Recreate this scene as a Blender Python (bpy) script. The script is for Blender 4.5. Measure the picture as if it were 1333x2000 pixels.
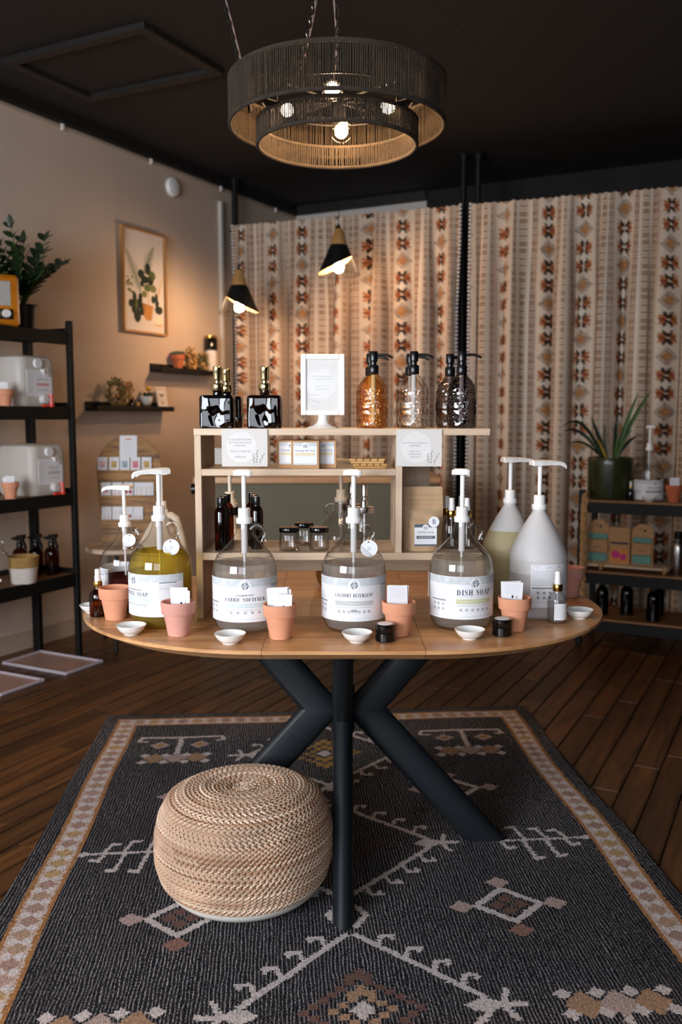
import bpy, math, random
import numpy as np
from mathutils import Vector, Matrix

for o in list(bpy.data.objects): bpy.data.objects.remove(o, do_unlink=True)
SC = bpy.context.scene
COL = SC.collection
R = math.radians
PI = math.pi
random.seed(7)

# ------------------------------------------------------------------ camera, world, daylight, exposure
FPX, HOR, CAMH = 1750.0, 815.0, 1.32          # focal length in pixels of the 1333x2000 frame, horizon row, eye height
PITCH = math.atan((1000 - HOR) / FPX)
cam_d = bpy.data.cameras.new('camera'); cam = bpy.data.objects.new('camera', cam_d); COL.objects.link(cam)
cam_d.sensor_fit = 'VERTICAL'; cam_d.sensor_height = 36.0; cam_d.lens = FPX / 2000 * 36.0
cam.location = (0, 0, CAMH); cam.rotation_euler = (PI / 2 - PITCH, 0, 0)
cam_d.clip_start = .05; cam_d.clip_end = 60
cam_d.dof.use_dof = True; cam_d.dof.focus_distance = 2.35; cam_d.dof.aperture_fstop = 3.0
SC.camera = cam

SC.view_settings.view_transform = 'Standard'; SC.view_settings.look = 'None'
SC.view_settings.gamma = 1.0; SC.view_settings.use_curve_mapping = False
SC.view_settings.exposure = 0.4
SC.cycles.max_bounces = 9; SC.cycles.transparent_max_bounces = 24; SC.cycles.transmission_bounces = 8; SC.cycles.glossy_bounces = 4; SC.cycles.diffuse_bounces = 4; SC.cycles.use_adaptive_sampling = True; SC.cycles.adaptive_threshold = .06; SC.cycles.adaptive_min_samples = 20; SC.cycles.sample_clamp_indirect = 6.0

W = bpy.data.worlds.new('world'); SC.world = W; W.use_nodes = True
W.node_tree.nodes['Background'].inputs[0].default_value = (.62, .74, .92, 1)
W.node_tree.nodes['Background'].inputs[1].default_value = .8

# room axes: the left wall runs along U, W_ points from it into the room
AR = R(27.3)
UD = (math.sin(AR), math.cos(AR)); WD = (math.cos(AR), -math.sin(AR))
P0 = (-1.90, 4.87)
def room(u, w, z=0.0): return Vector((P0[0] + u * UD[0] + w * WD[0], P0[1] + u * UD[1] + w * WD[1], z))
ROT_LEFT = math.atan2(UD[1], UD[0])      # things on the left wall: local x along the wall, -y into the room
ROT_BACK = -AR                           # things parallel to the back wall
U_BACK, U_FRONT, W_RIGHT, ZC, ZW = 3.3, -5.4, 7.6, 3.08, 3.01

def area_light(name, loc, target, sx, sy, power, col):
    l = bpy.data.lights.new(name, 'AREA'); l.shape = 'RECTANGLE'; l.size = sx; l.size_y = sy; l.energy = power; l.color = col
    o = bpy.data.objects.new(name, l); COL.objects.link(o); o.location = loc
    o.rotation_euler = (Vector(target) - Vector(loc)).to_track_quat('-Z', 'Y').to_euler()
    return o
# daylight entering through the two shop windows behind the camera
DAY = (.88, .93, 1.0)
WINS = [(1.0, 3.0), (3.4, 5.4)]          # w ranges of the windows in the front wall
WZ0, WZ1 = .75, 2.55
for i, (a, b) in enumerate(WINS):
    c = room(U_FRONT - .02, (a + b) / 2, (WZ0 + WZ1) / 2); t = room(U_FRONT + 3, (a + b) / 2, (WZ0 + WZ1) / 2 - .5)
    area_light('window_daylight', c, t, b - a - .1, WZ1 - WZ0 - .1, (165, 45)[i], DAY)

# ------------------------------------------------------------------ photo geometry helpers
_c, _s = math.cos(PITCH), math.sin(PITCH)
def ray(x, y):
    a, b = (x - 666.5) / FPX, (1000 - y) / FPX
    return Vector((a, _c + _s * b, -_s + _c * b))
def at_z(x, y, z):
    r = ray(x, y); return Vector((0, 0, CAMH)) + r * ((z - CAMH) / r.z)
def at_y(x, y, d):
    r = ray(x, y); return Vector((0, 0, CAMH)) + r * (d / r.y)
def stand(x, y, z, rad):                 # base centre of a round thing whose nearest base point shows at (x, y)
    p = at_z(x, y, z); k = (p.y + rad) / p.y
    return Vector((p.x * k, p.y * k, z))
def on_wall(x, y, off=0.0):              # left wall: (u, z)
    r = ray(x, y); k = ((P0[0] + off * WD[0]) * WD[0] + (P0[1] + off * WD[1]) * WD[1]) / (r.x * WD[0] + r.y * WD[1])
    p = Vector((0, 0, CAMH)) + r * k
    return (p.x - P0[0]) * UD[0] + (p.y - P0[1]) * UD[1], p.z

# ------------------------------------------------------------------ materials
MATS = {}
def srgb(h):
    if isinstance(h, str):
        c = [int(h[i:i + 2], 16) / 255 for i in (0, 2, 4)]
        return tuple(x / 12.92 if x <= .04045 else ((x + .055) / 1.055) ** 2.4 for x in c)
    return h
def new_mat(name):
    m = bpy.data.materials.new(name); m.use_nodes = True; MATS[name] = m
    nt = m.node_tree; b = nt.nodes['Principled BSDF']
    return m, nt, b
def M(name, col, rough=.5, metal=0, var=.0, scale=25, bump=0, bscale=None, spec=.5, stretch=(1, 1, 1), emit=None, coat=0, sss=0):
    m, nt, b = new_mat(name); col = srgb(col)
    b.inputs['Base Color'].default_value = (*col, 1); b.inputs['Roughness'].default_value = rough; b.inputs['Metallic'].default_value = metal
    b.inputs['Specular IOR Level'].default_value = spec
    if coat: b.inputs['Coat Weight'].default_value = coat; b.inputs['Coat Roughness'].default_value = .15
    if sss:
        b.inputs['Subsurface Weight'].default_value = sss; b.inputs['Subsurface Radius'].default_value = (.01, .008, .006); b.inputs['Subsurface Scale'].default_value = 1
    if emit: b.inputs['Emission Color'].default_value = (*srgb(emit[0]), 1); b.inputs['Emission Strength'].default_value = emit[1]
    if var or bump:
        tc = nt.nodes.new('ShaderNodeTexCoord'); mp = nt.nodes.new('ShaderNodeMapping'); mp.inputs['Scale'].default_value = stretch
        nt.links.new(tc.outputs['Object'], mp.inputs[0])
        n = nt.nodes.new('ShaderNodeTexNoise'); n.inputs['Scale'].default_value = scale; n.inputs['Detail'].default_value = 4
        nt.links.new(mp.outputs[0], n.inputs['Vector'])
        if var:
            mx = nt.nodes.new('ShaderNodeMix'); mx.data_type = 'RGBA'
            mx.inputs['A'].default_value = (*[max(0, c * (1 - var)) for c in col], 1); mx.inputs['B'].default_value = (*[min(1, c * (1 + var)) for c in col], 1)
            cr = nt.nodes.new('ShaderNodeMapRange'); cr.inputs[1].default_value = .3; cr.inputs[2].default_value = .7
            nt.links.new(n.outputs['Fac'], cr.inputs[0]); nt.links.new(cr.outputs[0], mx.inputs['Factor']); nt.links.new(mx.outputs['Result'], b.inputs['Base Color'])
        if bump:
            n2 = n
            if bscale:
                n2 = nt.nodes.new('ShaderNodeTexNoise'); n2.inputs['Scale'].default_value = bscale; nt.links.new(mp.outputs[0], n2.inputs['Vector'])
            bp = nt.nodes.new('ShaderNodeBump'); bp.inputs['Strength'].default_value = bump; bp.inputs['Distance'].default_value = .004
            nt.links.new(n2.outputs['Fac'], bp.inputs['Height']); nt.links.new(bp.outputs[0], b.inputs['Normal'])
    return m
def wood(name, c1, c2, axis='x', scale=6, rough=.45, bump=.08, info=0.0, spec=.4, rings=0.0, edge=0.0):
    m, nt, b = new_mat(name); c1 = srgb(c1); c2 = srgb(c2)
    tc = nt.nodes.new('ShaderNodeTexCoord'); mp = nt.nodes.new('ShaderNodeMapping')
    st = {'x': (.12, 1.6, 1.6), 'y': (1.6, .12, 1.6), 'z': (1.6, 1.6, .12)}[axis]
    mp.inputs['Scale'].default_value = st
    oi = nt.nodes.new('ShaderNodeObjectInfo'); mul = nt.nodes.new('ShaderNodeVectorMath'); mul.operation = 'SCALE'; mul.inputs['Scale'].default_value = 37.0
    add = nt.nodes.new('ShaderNodeVectorMath'); add.operation = 'ADD'
    nt.links.new(tc.outputs['Object'], mp.inputs[0])
    comb = nt.nodes.new('ShaderNodeCombineXYZ')
    for i in range(3): nt.links.new(oi.outputs['Random'], comb.inputs[i])
    nt.links.new(comb.outputs[0], mul.inputs[0]); nt.links.new(mp.outputs[0], add.inputs[0]); nt.links.new(mul.outputs[0], add.inputs[1])
    n = nt.nodes.new('ShaderNodeTexNoise'); n.inputs['Scale'].default_value = scale; n.inputs['Detail'].default_value = 8; n.inputs['Distortion'].default_value = 1.2 + rings
    n2 = nt.nodes.new('ShaderNodeTexNoise'); n2.inputs['Scale'].default_value = scale * 11; n2.inputs['Detail'].default_value = 3
    nt.links.new(add.outputs[0], n.inputs['Vector']); nt.links.new(add.outputs[0], n2.inputs['Vector'])
    mth = nt.nodes.new('ShaderNodeMath'); mth.operation = 'MULTIPLY_ADD'; mth.inputs[1].default_value = .35
    nt.links.new(n2.outputs['Fac'], mth.inputs[0]); nt.links.new(n.outputs['Fac'], mth.inputs[2])
    mr = nt.nodes.new('ShaderNodeMapRange'); mr.inputs[1].default_value = .45; mr.inputs[2].default_value = .92
    nt.links.new(mth.outputs[0], mr.inputs[0])
    mx = nt.nodes.new('ShaderNodeMix'); mx.data_type = 'RGBA'; mx.inputs['A'].default_value = (*c1, 1); mx.inputs['B'].default_value = (*c2, 1)
    nt.links.new(mr.outputs[0], mx.inputs['Factor'])
    last = mx.outputs['Result']
    if info:
        hsv = nt.nodes.new('ShaderNodeHueSaturation'); v = nt.nodes.new('ShaderNodeMapRange')
        v.inputs[3].default_value = 1 - info; v.inputs[4].default_value = 1 + info
        nt.links.new(oi.outputs['Random'], v.inputs[0]); nt.links.new(v.outputs[0], hsv.inputs['Value']); nt.links.new(last, hsv.inputs['Color']); last = hsv.outputs[0]
    if edge:                             # boards stained darker along their long edges
        sp = nt.nodes.new('ShaderNodeSeparateXYZ'); nt.links.new(tc.outputs['Object'], sp.inputs[0]); ab = nt.nodes.new('ShaderNodeMath'); ab.operation = 'ABSOLUTE'; nt.links.new(sp.outputs[1], ab.inputs[0])
        wob = nt.nodes.new('ShaderNodeMath'); wob.operation = 'MULTIPLY_ADD'; wob.inputs[1].default_value = edge * .5; nt.links.new(n.outputs['Fac'], wob.inputs[0]); nt.links.new(ab.outputs[0], wob.inputs[2])
        er = nt.nodes.new('ShaderNodeMapRange'); er.interpolation_type = 'SMOOTHSTEP'; er.inputs[1].default_value = edge * .80; er.inputs[2].default_value = edge * 1.55; nt.links.new(wob.outputs[0], er.inputs[0])
        dk = nt.nodes.new('ShaderNodeMix'); dk.data_type = 'RGBA'; dk.inputs['B'].default_value = (*srgb('170d07'), 1); nt.links.new(er.outputs[0], dk.inputs['Factor']); nt.links.new(last, dk.inputs['A']); last = dk.outputs['Result']
    nt.links.new(last, b.inputs['Base Color'])
    b.inputs['Roughness'].default_value = rough; b.inputs['Specular IOR Level'].default_value = spec
    bp = nt.nodes.new('ShaderNodeBump'); bp.inputs['Strength'].default_value = bump; bp.inputs['Distance'].default_value = .003
    nt.links.new(mth.outputs[0], bp.inputs['Height']); nt.links.new(bp.outputs[0], b.inputs['Normal'])
    return m
def glass(name, tint=(.97, .97, .97), refl=1.0, rough=.02, edge=(.55, .52, .5), bump=0, bscale=60, bdist=.003):
    """thin-walled glass: clear or tinted body, absorbing more at grazing angles, with a Fresnel mirror coat"""
    m, nt, b = new_mat(name); nt.nodes.remove(b); out = nt.nodes['Material Output']
    tr = nt.nodes.new('ShaderNodeBsdfTransparent'); gl = nt.nodes.new('ShaderNodeBsdfGlossy'); gl.inputs['Roughness'].default_value = rough
    lw = nt.nodes.new('ShaderNodeLayerWeight'); lw.inputs['Blend'].default_value = .5
    def P_(x, e):
        q = nt.nodes.new('ShaderNodeMath'); q.operation = 'POWER'; q.inputs[1].default_value = e; nt.links.new(x, q.inputs[0]); return q.outputs[0]
    mx = nt.nodes.new('ShaderNodeMix'); mx.data_type = 'RGBA'
    mx.inputs['A'].default_value = (*tint, 1); mx.inputs['B'].default_value = (*[t * e for t, e in zip(tint, edge)], 1)
    nt.links.new(P_(lw.outputs['Facing'], 3.0), mx.inputs['Factor']); nt.links.new(mx.outputs['Result'], tr.inputs['Color'])
    mm = nt.nodes.new('ShaderNodeMath'); mm.operation = 'MULTIPLY_ADD'; mm.inputs[1].default_value = .9 * refl; mm.inputs[2].default_value = .045 * refl; mm.use_clamp = True
    nt.links.new(P_(lw.outputs['Facing'], 5.0), mm.inputs[0]); fr = lw
    ms = nt.nodes.new('ShaderNodeMixShader'); nt.links.new(mm.outputs[0], ms.inputs[0]); nt.links.new(tr.outputs[0], ms.inputs[1]); nt.links.new(gl.outputs[0], ms.inputs[2])
    nt.links.new(ms.outputs[0], out.inputs[0])
    if bump:
        n = nt.nodes.new('ShaderNodeTexNoise' if bdist > .01 else 'ShaderNodeTexVoronoi'); n.inputs['Scale'].default_value = bscale
        if bdist > .01: n.inputs['Detail'].default_value = 0.0; n.inputs['Distortion'].default_value = 1.5
        tc = nt.nodes.new('ShaderNodeTexCoord'); nt.links.new(tc.outputs['Object'], n.inputs['Vector'])
        bp = nt.nodes.new('ShaderNodeBump'); bp.inputs['Strength'].default_value = min(1, bump); bp.inputs['Distance'].default_value = bdist
        nt.links.new(n.outputs[0], bp.inputs['Height']); nt.links.new(bp.outputs[0], gl.inputs['Normal']); nt.links.new(bp.outputs[0], fr.inputs['Normal'])
    return m
def liquid(name, col, refr=.6, rough=.0, haze=.2):
    """liquid: part straight-through, part refracted light, tinted"""
    m, nt, b = new_mat(name); nt.nodes.remove(b); out = nt.nodes['Material Output']
    tr = nt.nodes.new('ShaderNodeBsdfTransparent'); tr.inputs[0].default_value = (*col, 1)
    rf = nt.nodes.new('ShaderNodeBsdfRefraction'); rf.inputs['Color'].default_value = (*col, 1); rf.inputs['IOR'].default_value = 1.33; rf.inputs['Roughness'].default_value = rough
    ms = nt.nodes.new('ShaderNodeMixShader'); ms.inputs[0].default_value = refr
    nt.links.new(tr.outputs[0], ms.inputs[1]); nt.links.new(rf.outputs[0], ms.inputs[2])
    tl = nt.nodes.new('ShaderNodeBsdfTranslucent'); tl.inputs[0].default_value = (*col, 1); df = nt.nodes.new('ShaderNodeBsdfDiffuse'); df.inputs[0].default_value = (*col, 1)
    hz = nt.nodes.new('ShaderNodeMixShader'); nt.links.new(tl.outputs[0], hz.inputs[1]); nt.links.new(df.outputs[0], hz.inputs[2])
    m2 = nt.nodes.new('ShaderNodeMixShader'); m2.inputs[0].default_value = haze
    nt.links.new(ms.outputs[0], m2.inputs[1]); nt.links.new(hz.outputs[0], m2.inputs[2]); nt.links.new(m2.outputs[0], out.inputs[0])
    return m
def vcol_mat(name, attr='print', rough=.9, weave=None, sheen=0.0, trans=0):
    m, nt, b = new_mat(name)
    a = nt.nodes.new('ShaderNodeVertexColor'); a.layer_name = attr
    b.inputs['Roughness'].default_value = rough; b.inputs['Specular IOR Level'].default_value = .15
    nt.links.new(a.outputs['Color'], b.inputs['Base Color'])
    return m, nt, b, a

# ------------------------------------------------------------------ mesh builder
class MB:
    def __init__(s): s.v = []; s.f = []; s.mi = []; s.sm = []
    def add(s, vs, fs, mi=0, sm=False):
        k = len(s.v); s.v.extend([tuple(p) for p in vs])
        for f in fs: s.f.append(tuple(i + k for i in f)); s.mi.append(mi); s.sm.append(sm)
        return s
    def box(s, c, d, rz=0, mi=0, bev=0):
        x, y, z = d[0] / 2, d[1] / 2, d[2] / 2; cs, sn = math.cos(rz), math.sin(rz)
        if bev:
            b = min(bev, x * .9, y * .9, z * .9)
            vs = []
            for sx in (-1, 1):
                for sy in (-1, 1):
                    for sz in (-1, 1):
                        vs += [(sx * x, sy * (y - b), sz * (z - b)), (sx * (x - b), sy * y, sz * (z - b)), (sx * (x - b), sy * (y - b), sz * z)]
            def I(sx, sy, sz, k): return (((sx > 0) * 2 + (sy > 0)) * 2 + (sz > 0)) * 3 + k
            fs = []
            S = (-1, 1)
            for a in S:
                fs.append([I(a, -1, -1, 0), I(a, 1, -1, 0), I(a, 1, 1, 0), I(a, -1, 1, 0)][::a])
                fs.append([I(-1, a, -1, 1), I(-1, a, 1, 1), I(1, a, 1, 1), I(1, a, -1, 1)][::a])
                fs.append([I(-1, -1, a, 2), I(1, -1, a, 2), I(1, 1, a, 2), I(-1, 1, a, 2)][::a])
            for a in S:
                for c2 in S:
                    fs.append([I(a, c2, -1, 0), I(a, c2, 1, 0), I(a, c2, 1, 1), I(a, c2, -1, 1)][::-a * c2])
                    fs.append([I(a, -1, c2, 0), I(a, -1, c2, 2), I(a, 1, c2, 2), I(a, 1, c2, 0)][::-a * c2])
                    fs.append([I(-1, a, c2, 1), I(1, a, c2, 1), I(1, a, c2, 2), I(-1, a, c2, 2)][::-a * c2])
            for a in S:
                for c2 in S:
                    for e in S: fs.append([I(a, c2, e, 0), I(a, c2, e, 1), I(a, c2, e, 2)][::a * c2 * e])
        else:
            vs = [(sx * x, sy * y, sz * z) for sz in (-1, 1) for sx, sy in ((-1, -1), (1, -1), (1, 1), (-1, 1))]
            fs = [(3, 2, 1, 0), (4, 5, 6, 7), (0, 1, 5, 4), (1, 2, 6, 5), (2, 3, 7, 6), (3, 0, 4, 7)]
        s.add([(c[0] + p[0] * cs - p[1] * sn, c[1] + p[0] * sn + p[1] * cs, c[2] + p[2]) for p in vs], fs, mi)
        return s
    def lathe(s, prof, n=32, c=(0, 0, 0), mi=0, sm=True, cap=True, sx=1, sy=1, a0=0):
        vs = []; fs = []; m = len(prof)
        for r, z in prof:
            for i in range(n):
                a = 2 * PI * i / n + a0; vs.append((c[0] + r * math.cos(a) * sx, c[1] + r * math.sin(a) * sy, c[2] + z))
        for j in range(m - 1):
            for i in range(n):
                i2 = (i + 1) % n; fs.append((j * n + i, j * n + i2, (j + 1) * n + i2, (j + 1) * n + i))
        s.add(vs, fs, mi, sm)
        if cap:
            k = len(s.v) - len(vs)
            if prof[0][0] > 1e-5: s.f.append(tuple(k + i for i in range(n))[::-1]); s.mi.append(mi); s.sm.append(False)
            if prof[-1][0] > 1e-5: s.f.append(tuple(k + (m - 1) * n + i for i in range(n))); s.mi.append(mi); s.sm.append(False)
        return s
    def tube(s, pts, r, n=8, mi=0, closed=False, cap=True, sm=True, ry=None, upv=None):
        pts = [Vector(p) for p in pts]; m = len(pts)
        rs = r if isinstance(r, (list, tuple)) else [r] * m
        vs = []; fs = []; prev = None
        for i, p in enumerate(pts):
            if closed: t = pts[(i + 1) % m] - pts[i - 1]
            else: t = (pts[min(i + 1, m - 1)] - pts[max(i - 1, 0)])
            t = t.normalized() if t.length > 1e-9 else Vector((0, 0, 1))
            if upv is not None: a = Vector(upv)
            else:
                a = prev if prev is not None else (Vector((0, 0, 1)) if abs(t.z) < .9 else Vector((1, 0, 0)))
            a = (a - t * a.dot(t));
            a = a.normalized() if a.length > 1e-6 else t.orthogonal().normalized()
            b = t.cross(a); prev = a
            for k in range(n):
                th = 2 * PI * (k + .5) / n
                vs.append(p + a * (math.cos(th) * rs[i]) + b * (math.sin(th) * (rs[i] if ry is None else ry)))
        for i in range(m if closed else m - 1):
            j = (i + 1) % m
            for k in range(n):
                k2 = (k + 1) % n; fs.append((i * n + k, i * n + k2, j * n + k2, j * n + k))
        s.add(vs, fs, mi, sm)
        if cap and not closed:
            k0 = len(s.v) - len(vs)
            s.f.append(tuple(k0 + k for k in range(n))[::-1]); s.f.append(tuple(k0 + (m - 1) * n + k for k in range(n)))
            s.mi += [mi, mi]; s.sm += [False, False]
        return s
    def sphere(s, c, r, n=16, m=10, mi=0, sc=(1, 1, 1)):
        prof = [(r * math.sin(PI * j / m) if 0 < j < m else 1e-6, -r * math.cos(PI * j / m)) for j in range(m + 1)]
        k = len(s.v); s.lathe(prof, n, (0, 0, 0), mi, True, False)
        for i in range(k, len(s.v)):
            p = s.v[i]; s.v[i] = (c[0] + p[0] * sc[0], c[1] + p[1] * sc[1], c[2] + p[2] * sc[2])
        return s
    def prism(s, poly, y0, y1, mi=0, plane='xz', sm=False):
        n = len(poly)
        def P(a, b, h): return {'xz': (a, h, b), 'xy': (a, b, h), 'yz': (h, a, b)}[plane]
        vs = [P(a, b, y0) for a, b in poly] + [P(a, b, y1) for a, b in poly]
        fs = [tuple(range(n)), tuple(range(2 * n - 1, n - 1, -1))]
        s.add(vs, fs, mi, False)
        k = len(s.v) - 2 * n
        for i in range(n):
            j = (i + 1) % n; s.f.append((k + i, k + n + i, k + n + j, k + j)); s.mi.append(mi); s.sm.append(sm)
        return s
    def leaf(s, base, d, length, width, up=(0, 0, 1), droop=0.0, fold=.15, n=5, mi=0, tipw=.1, thick=0):
        d = Vector(d).normalized(); base = Vector(base); up = Vector(up); sd = d.cross(up)
        sd = sd.normalized() if sd.length > 1e-5 else Vector((1, 0, 0)); nn = sd.cross(d)
        vs = []; fs = []
        for i in range(n + 1):
            t = i / n; w = width * .5 * (math.sin(PI * min(1, t * .92 + .08)) ** .8 + tipw * (1 - t)) if i < n else width * .02
            p = base + d * (length * t) + Vector((0, 0, -droop * length * t * t))
            vs += [p - sd * w + nn * (w * fold * 2), p, p + sd * w + nn * (w * fold * 2)]
        for i in range(n):
            a = i * 3; fs += [(a, a + 1, a + 4, a + 3), (a + 1, a + 2, a + 5, a + 4)]
        s.add(vs, fs, mi, True); return s
    def xf(s, k, fn):
        for i in range(k, len(s.v)): s.v[i] = tuple(fn(s.v[i]))
        return s
    def build(s, name, mats, parent=None, loc=None, rz=None, bevel=0):
        me = bpy.data.meshes.new(name); me.from_pydata(s.v, [], s.f)
        if not isinstance(mats, (list, tuple)): mats = [mats]
        for m in mats: me.materials.append(MATS[m] if isinstance(m, str) else m)
        me.polygons.foreach_set('material_index', s.mi); me.polygons.foreach_set('use_smooth', s.sm); me.update()
        if any(s.sm): me.set_sharp_from_angle(angle=R(38))
        o = bpy.data.objects.new(name, me); COL.objects.link(o)
        if parent is not None: o.parent = parent
        if loc is not None: o.location = loc
        if rz is not None: o.rotation_euler = (0, 0, rz)
        if bevel:
            md = o.modifiers.new('edge', 'BEVEL'); md.width = bevel; md.segments = 2; md.limit_method = 'ANGLE'
        return o
def tag(o, label, cat, group=None):
    o['label'] = label; o['category'] = cat
    if group: o['group'] = group
    return o
def thing(name, label, cat, loc=(0, 0, 0), rz=0, group=None):
    o = bpy.data.objects.new(name, None); COL.objects.link(o); o.empty_display_size = .05
    o.location = loc; o.rotation_euler = (0, 0, rz); return tag(o, label, cat, group)
def struct(o): o['kind'] = 'structure'; return o
def dup(root, loc, rz=None, label=None, sc=None):
    def cp(o, par):
        c = o.copy(); COL.objects.link(c); c.parent = par
        for ch in list(o.children): cp(ch, c)
        return c
    r = cp(root, None); r.location = loc
    if rz is not None: r.rotation_euler = (0, 0, rz)
    if sc is not None: r.scale = (sc, sc, sc)
    if label: r['label'] = label
    return r

# ------------------------------------------------------------------ lettering and flat print
def _stroke(pts, ws):
    """ribbon polygon quads along pts with widths ws"""
    out = []; n = len(pts); L = []
    for i in range(n):
        a = pts[max(i - 1, 0)]; b = pts[min(i + 1, n - 1)]
        dx, dy = b[0] - a[0], b[1] - a[1]; l = math.hypot(dx, dy) or 1
        nx, ny = -dy / l * ws[i] / 2, dx / l * ws[i] / 2
        L.append(((pts[i][0] + nx, pts[i][1] + ny), (pts[i][0] - nx, pts[i][1] - ny)))
    for i in range(n - 1): out.append([L[i][0], L[i][1], L[i + 1][1], L[i + 1][0]])
    return out
def _rect(x0, y0, x1, y1): return [[(x0, y0), (x1, y0), (x1, y1), (x0, y1)]]
TH, HR, SF = .19, .055, .05
def _stem(x, y0=0., y1=1., sb=True, st=True):
    o = _rect(x, y0, x + TH, y1)
    if sb: o += _rect(x - .07, y0, x + TH + .07, y0 + SF)
    if st: o += _rect(x - .07, y1 - SF, x + TH + .07, y1)
    return o
def _bowl(cx, cy, rx, ry, a0, a1, thick=TH, thin=HR, n=14):
    pts = []; ws = []
    for i in range(n + 1):
        a = a0 + (a1 - a0) * i / n; c = abs(math.cos(a)); w = thin + (thick - thin) * c ** 1.6
        pts.append((cx + (rx - w / 2) * math.cos(a), cy + (ry - w / 2) * math.sin(a))); ws.append(w)
    return _stroke(pts, ws)
def _glyph(ch):
    h = PI / 2
    if ch == 'D': return _stem(.1) + _bowl(.26, .5, .48, .5, -h, h), .84
    if ch == 'I': return _stem(.1), .39
    if ch == 'H': return _stem(.1) + _stem(.55) + _rect(.2, .48, .6, .54), .85
    if ch == 'O': return _bowl(.43, .5, .38, .52, 0, 2 * PI, n=26), .86
    if ch == 'S':
        pts = [(.545, .80), (.50, .92), (.34, .972), (.20, .93), (.145, .80), (.19, .67), (.34, .55), (.48, .44), (.535, .28), (.48, .10), (.33, .028), (.18, .07), (.12, .2)]
        ws = [HR, HR, HR, .1, .15, .18, TH, .18, .15, .1, HR, HR, HR]
        return _stroke(pts, ws) + _rect(.53, .68, .57, 1) + _rect(.09, 0, .13, .32), .68
    if ch == 'A':
        return _stroke([(.12, 0), (.42, 1)], [HR, HR]) + _stroke([(.4, 1), (.7, 0)], [TH, TH]) + _rect(.22, .3, .6, .35) + _rect(0, 0, .26, SF) + _rect(.52, 0, .88, SF), .88
    if ch == 'P': return _stem(.1) + _bowl(.27, .735, .42, .265, -h, h), .74
    if ch == 'L': return _stem(.1) + _rect(.2, 0, .66, SF) + _rect(.62, 0, .66, .3), .7
    if ch == 'U': return _stem(.1, .3, 1, False) + _bowl(.44, .34, .34, .36, PI, 2 * PI, TH, HR) + _rect(.71, .3, .71 + HR, 1) + _rect(.62, 1 - SF, .86, 1), .88
    if ch == 'N': return _rect(.14, 0, .14 + HR, 1) + _stroke([(.14, 1), (.72, 0)], [TH, TH]) + _rect(.68, 0, .68 + HR, 1) + _rect(.04, 0, .28, SF) + _rect(.58, 1 - SF, .82, 1), .86
    if ch == 'R': return _stem(.1) + _bowl(.27, .735, .4, .265, -h, h) + _stroke([(.42, .5), (.72, 0)], [TH, TH]) + _rect(.62, 0, .84, SF), .84
    if ch == 'Y': return _stem(.33, 0, .45, True, False) + _stroke([(.14, 1), (.43, .42)], [TH, TH]) + _stroke([(.72, 1), (.44, .42)], [HR, HR]) + _rect(0, 1 - SF, .3, 1) + _rect(.58, 1 - SF, .84, 1), .84
    if ch in 'EF':
        o = _stem(.1) + _rect(.2, 1 - SF, .64, 1) + _rect(.6, .72, .64, 1) + _rect(.25, .49, .46, .54) + _rect(.43, .38, .46, .64)
        if ch == 'E': o += _rect(.2, 0, .66, SF) + _rect(.62, 0, .66, .3)
        return o, .72 if ch == 'E' else .68
    if ch == 'T': return _stem(.28, 0, 1, True, False) + _rect(.03, 1 - SF, .72, 1) + _rect(.03, .72, .07, 1) + _rect(.68, .72, .72, 1), .76
    if ch in 'CG':
        o = _bowl(.44, .5, .39, .52, R(50), R(310), n=22) + _rect(.68, .68, .72, 1)
        if ch == 'G': o += _rect(.56, 0, .56 + TH, .42) + _rect(.48, .38, .82, .42)
        return o, .84 if ch == 'G' else .78
    if ch == 'B': return _stem(.1) + _bowl(.27, .75, .38, .25, -h, h) + _bowl(.27, .26, .43, .26, -h, h), .78
    return [], .42
_FONT = {}
def font_polys(s, shear=0.0, space=1.0):
    key = (s, shear, space)
    if key not in _FONT:
        cu = bpy.data.curves.new('lettering', 'FONT'); cu.body = s; cu.size = 1; cu.shear = shear; cu.space_character = space; cu.resolution_u = 3
        o = bpy.data.objects.new('lettering', cu); me = o.to_mesh()
        vs = [(v.co.x, v.co.y) for v in me.vertices]; fs = [tuple(p.vertices) for p in me.polygons]
        o.to_mesh_clear(); bpy.data.objects.remove(o); bpy.data.curves.remove(cu)
        _FONT[key] = (vs, fs)
    return _FONT[key]

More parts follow.
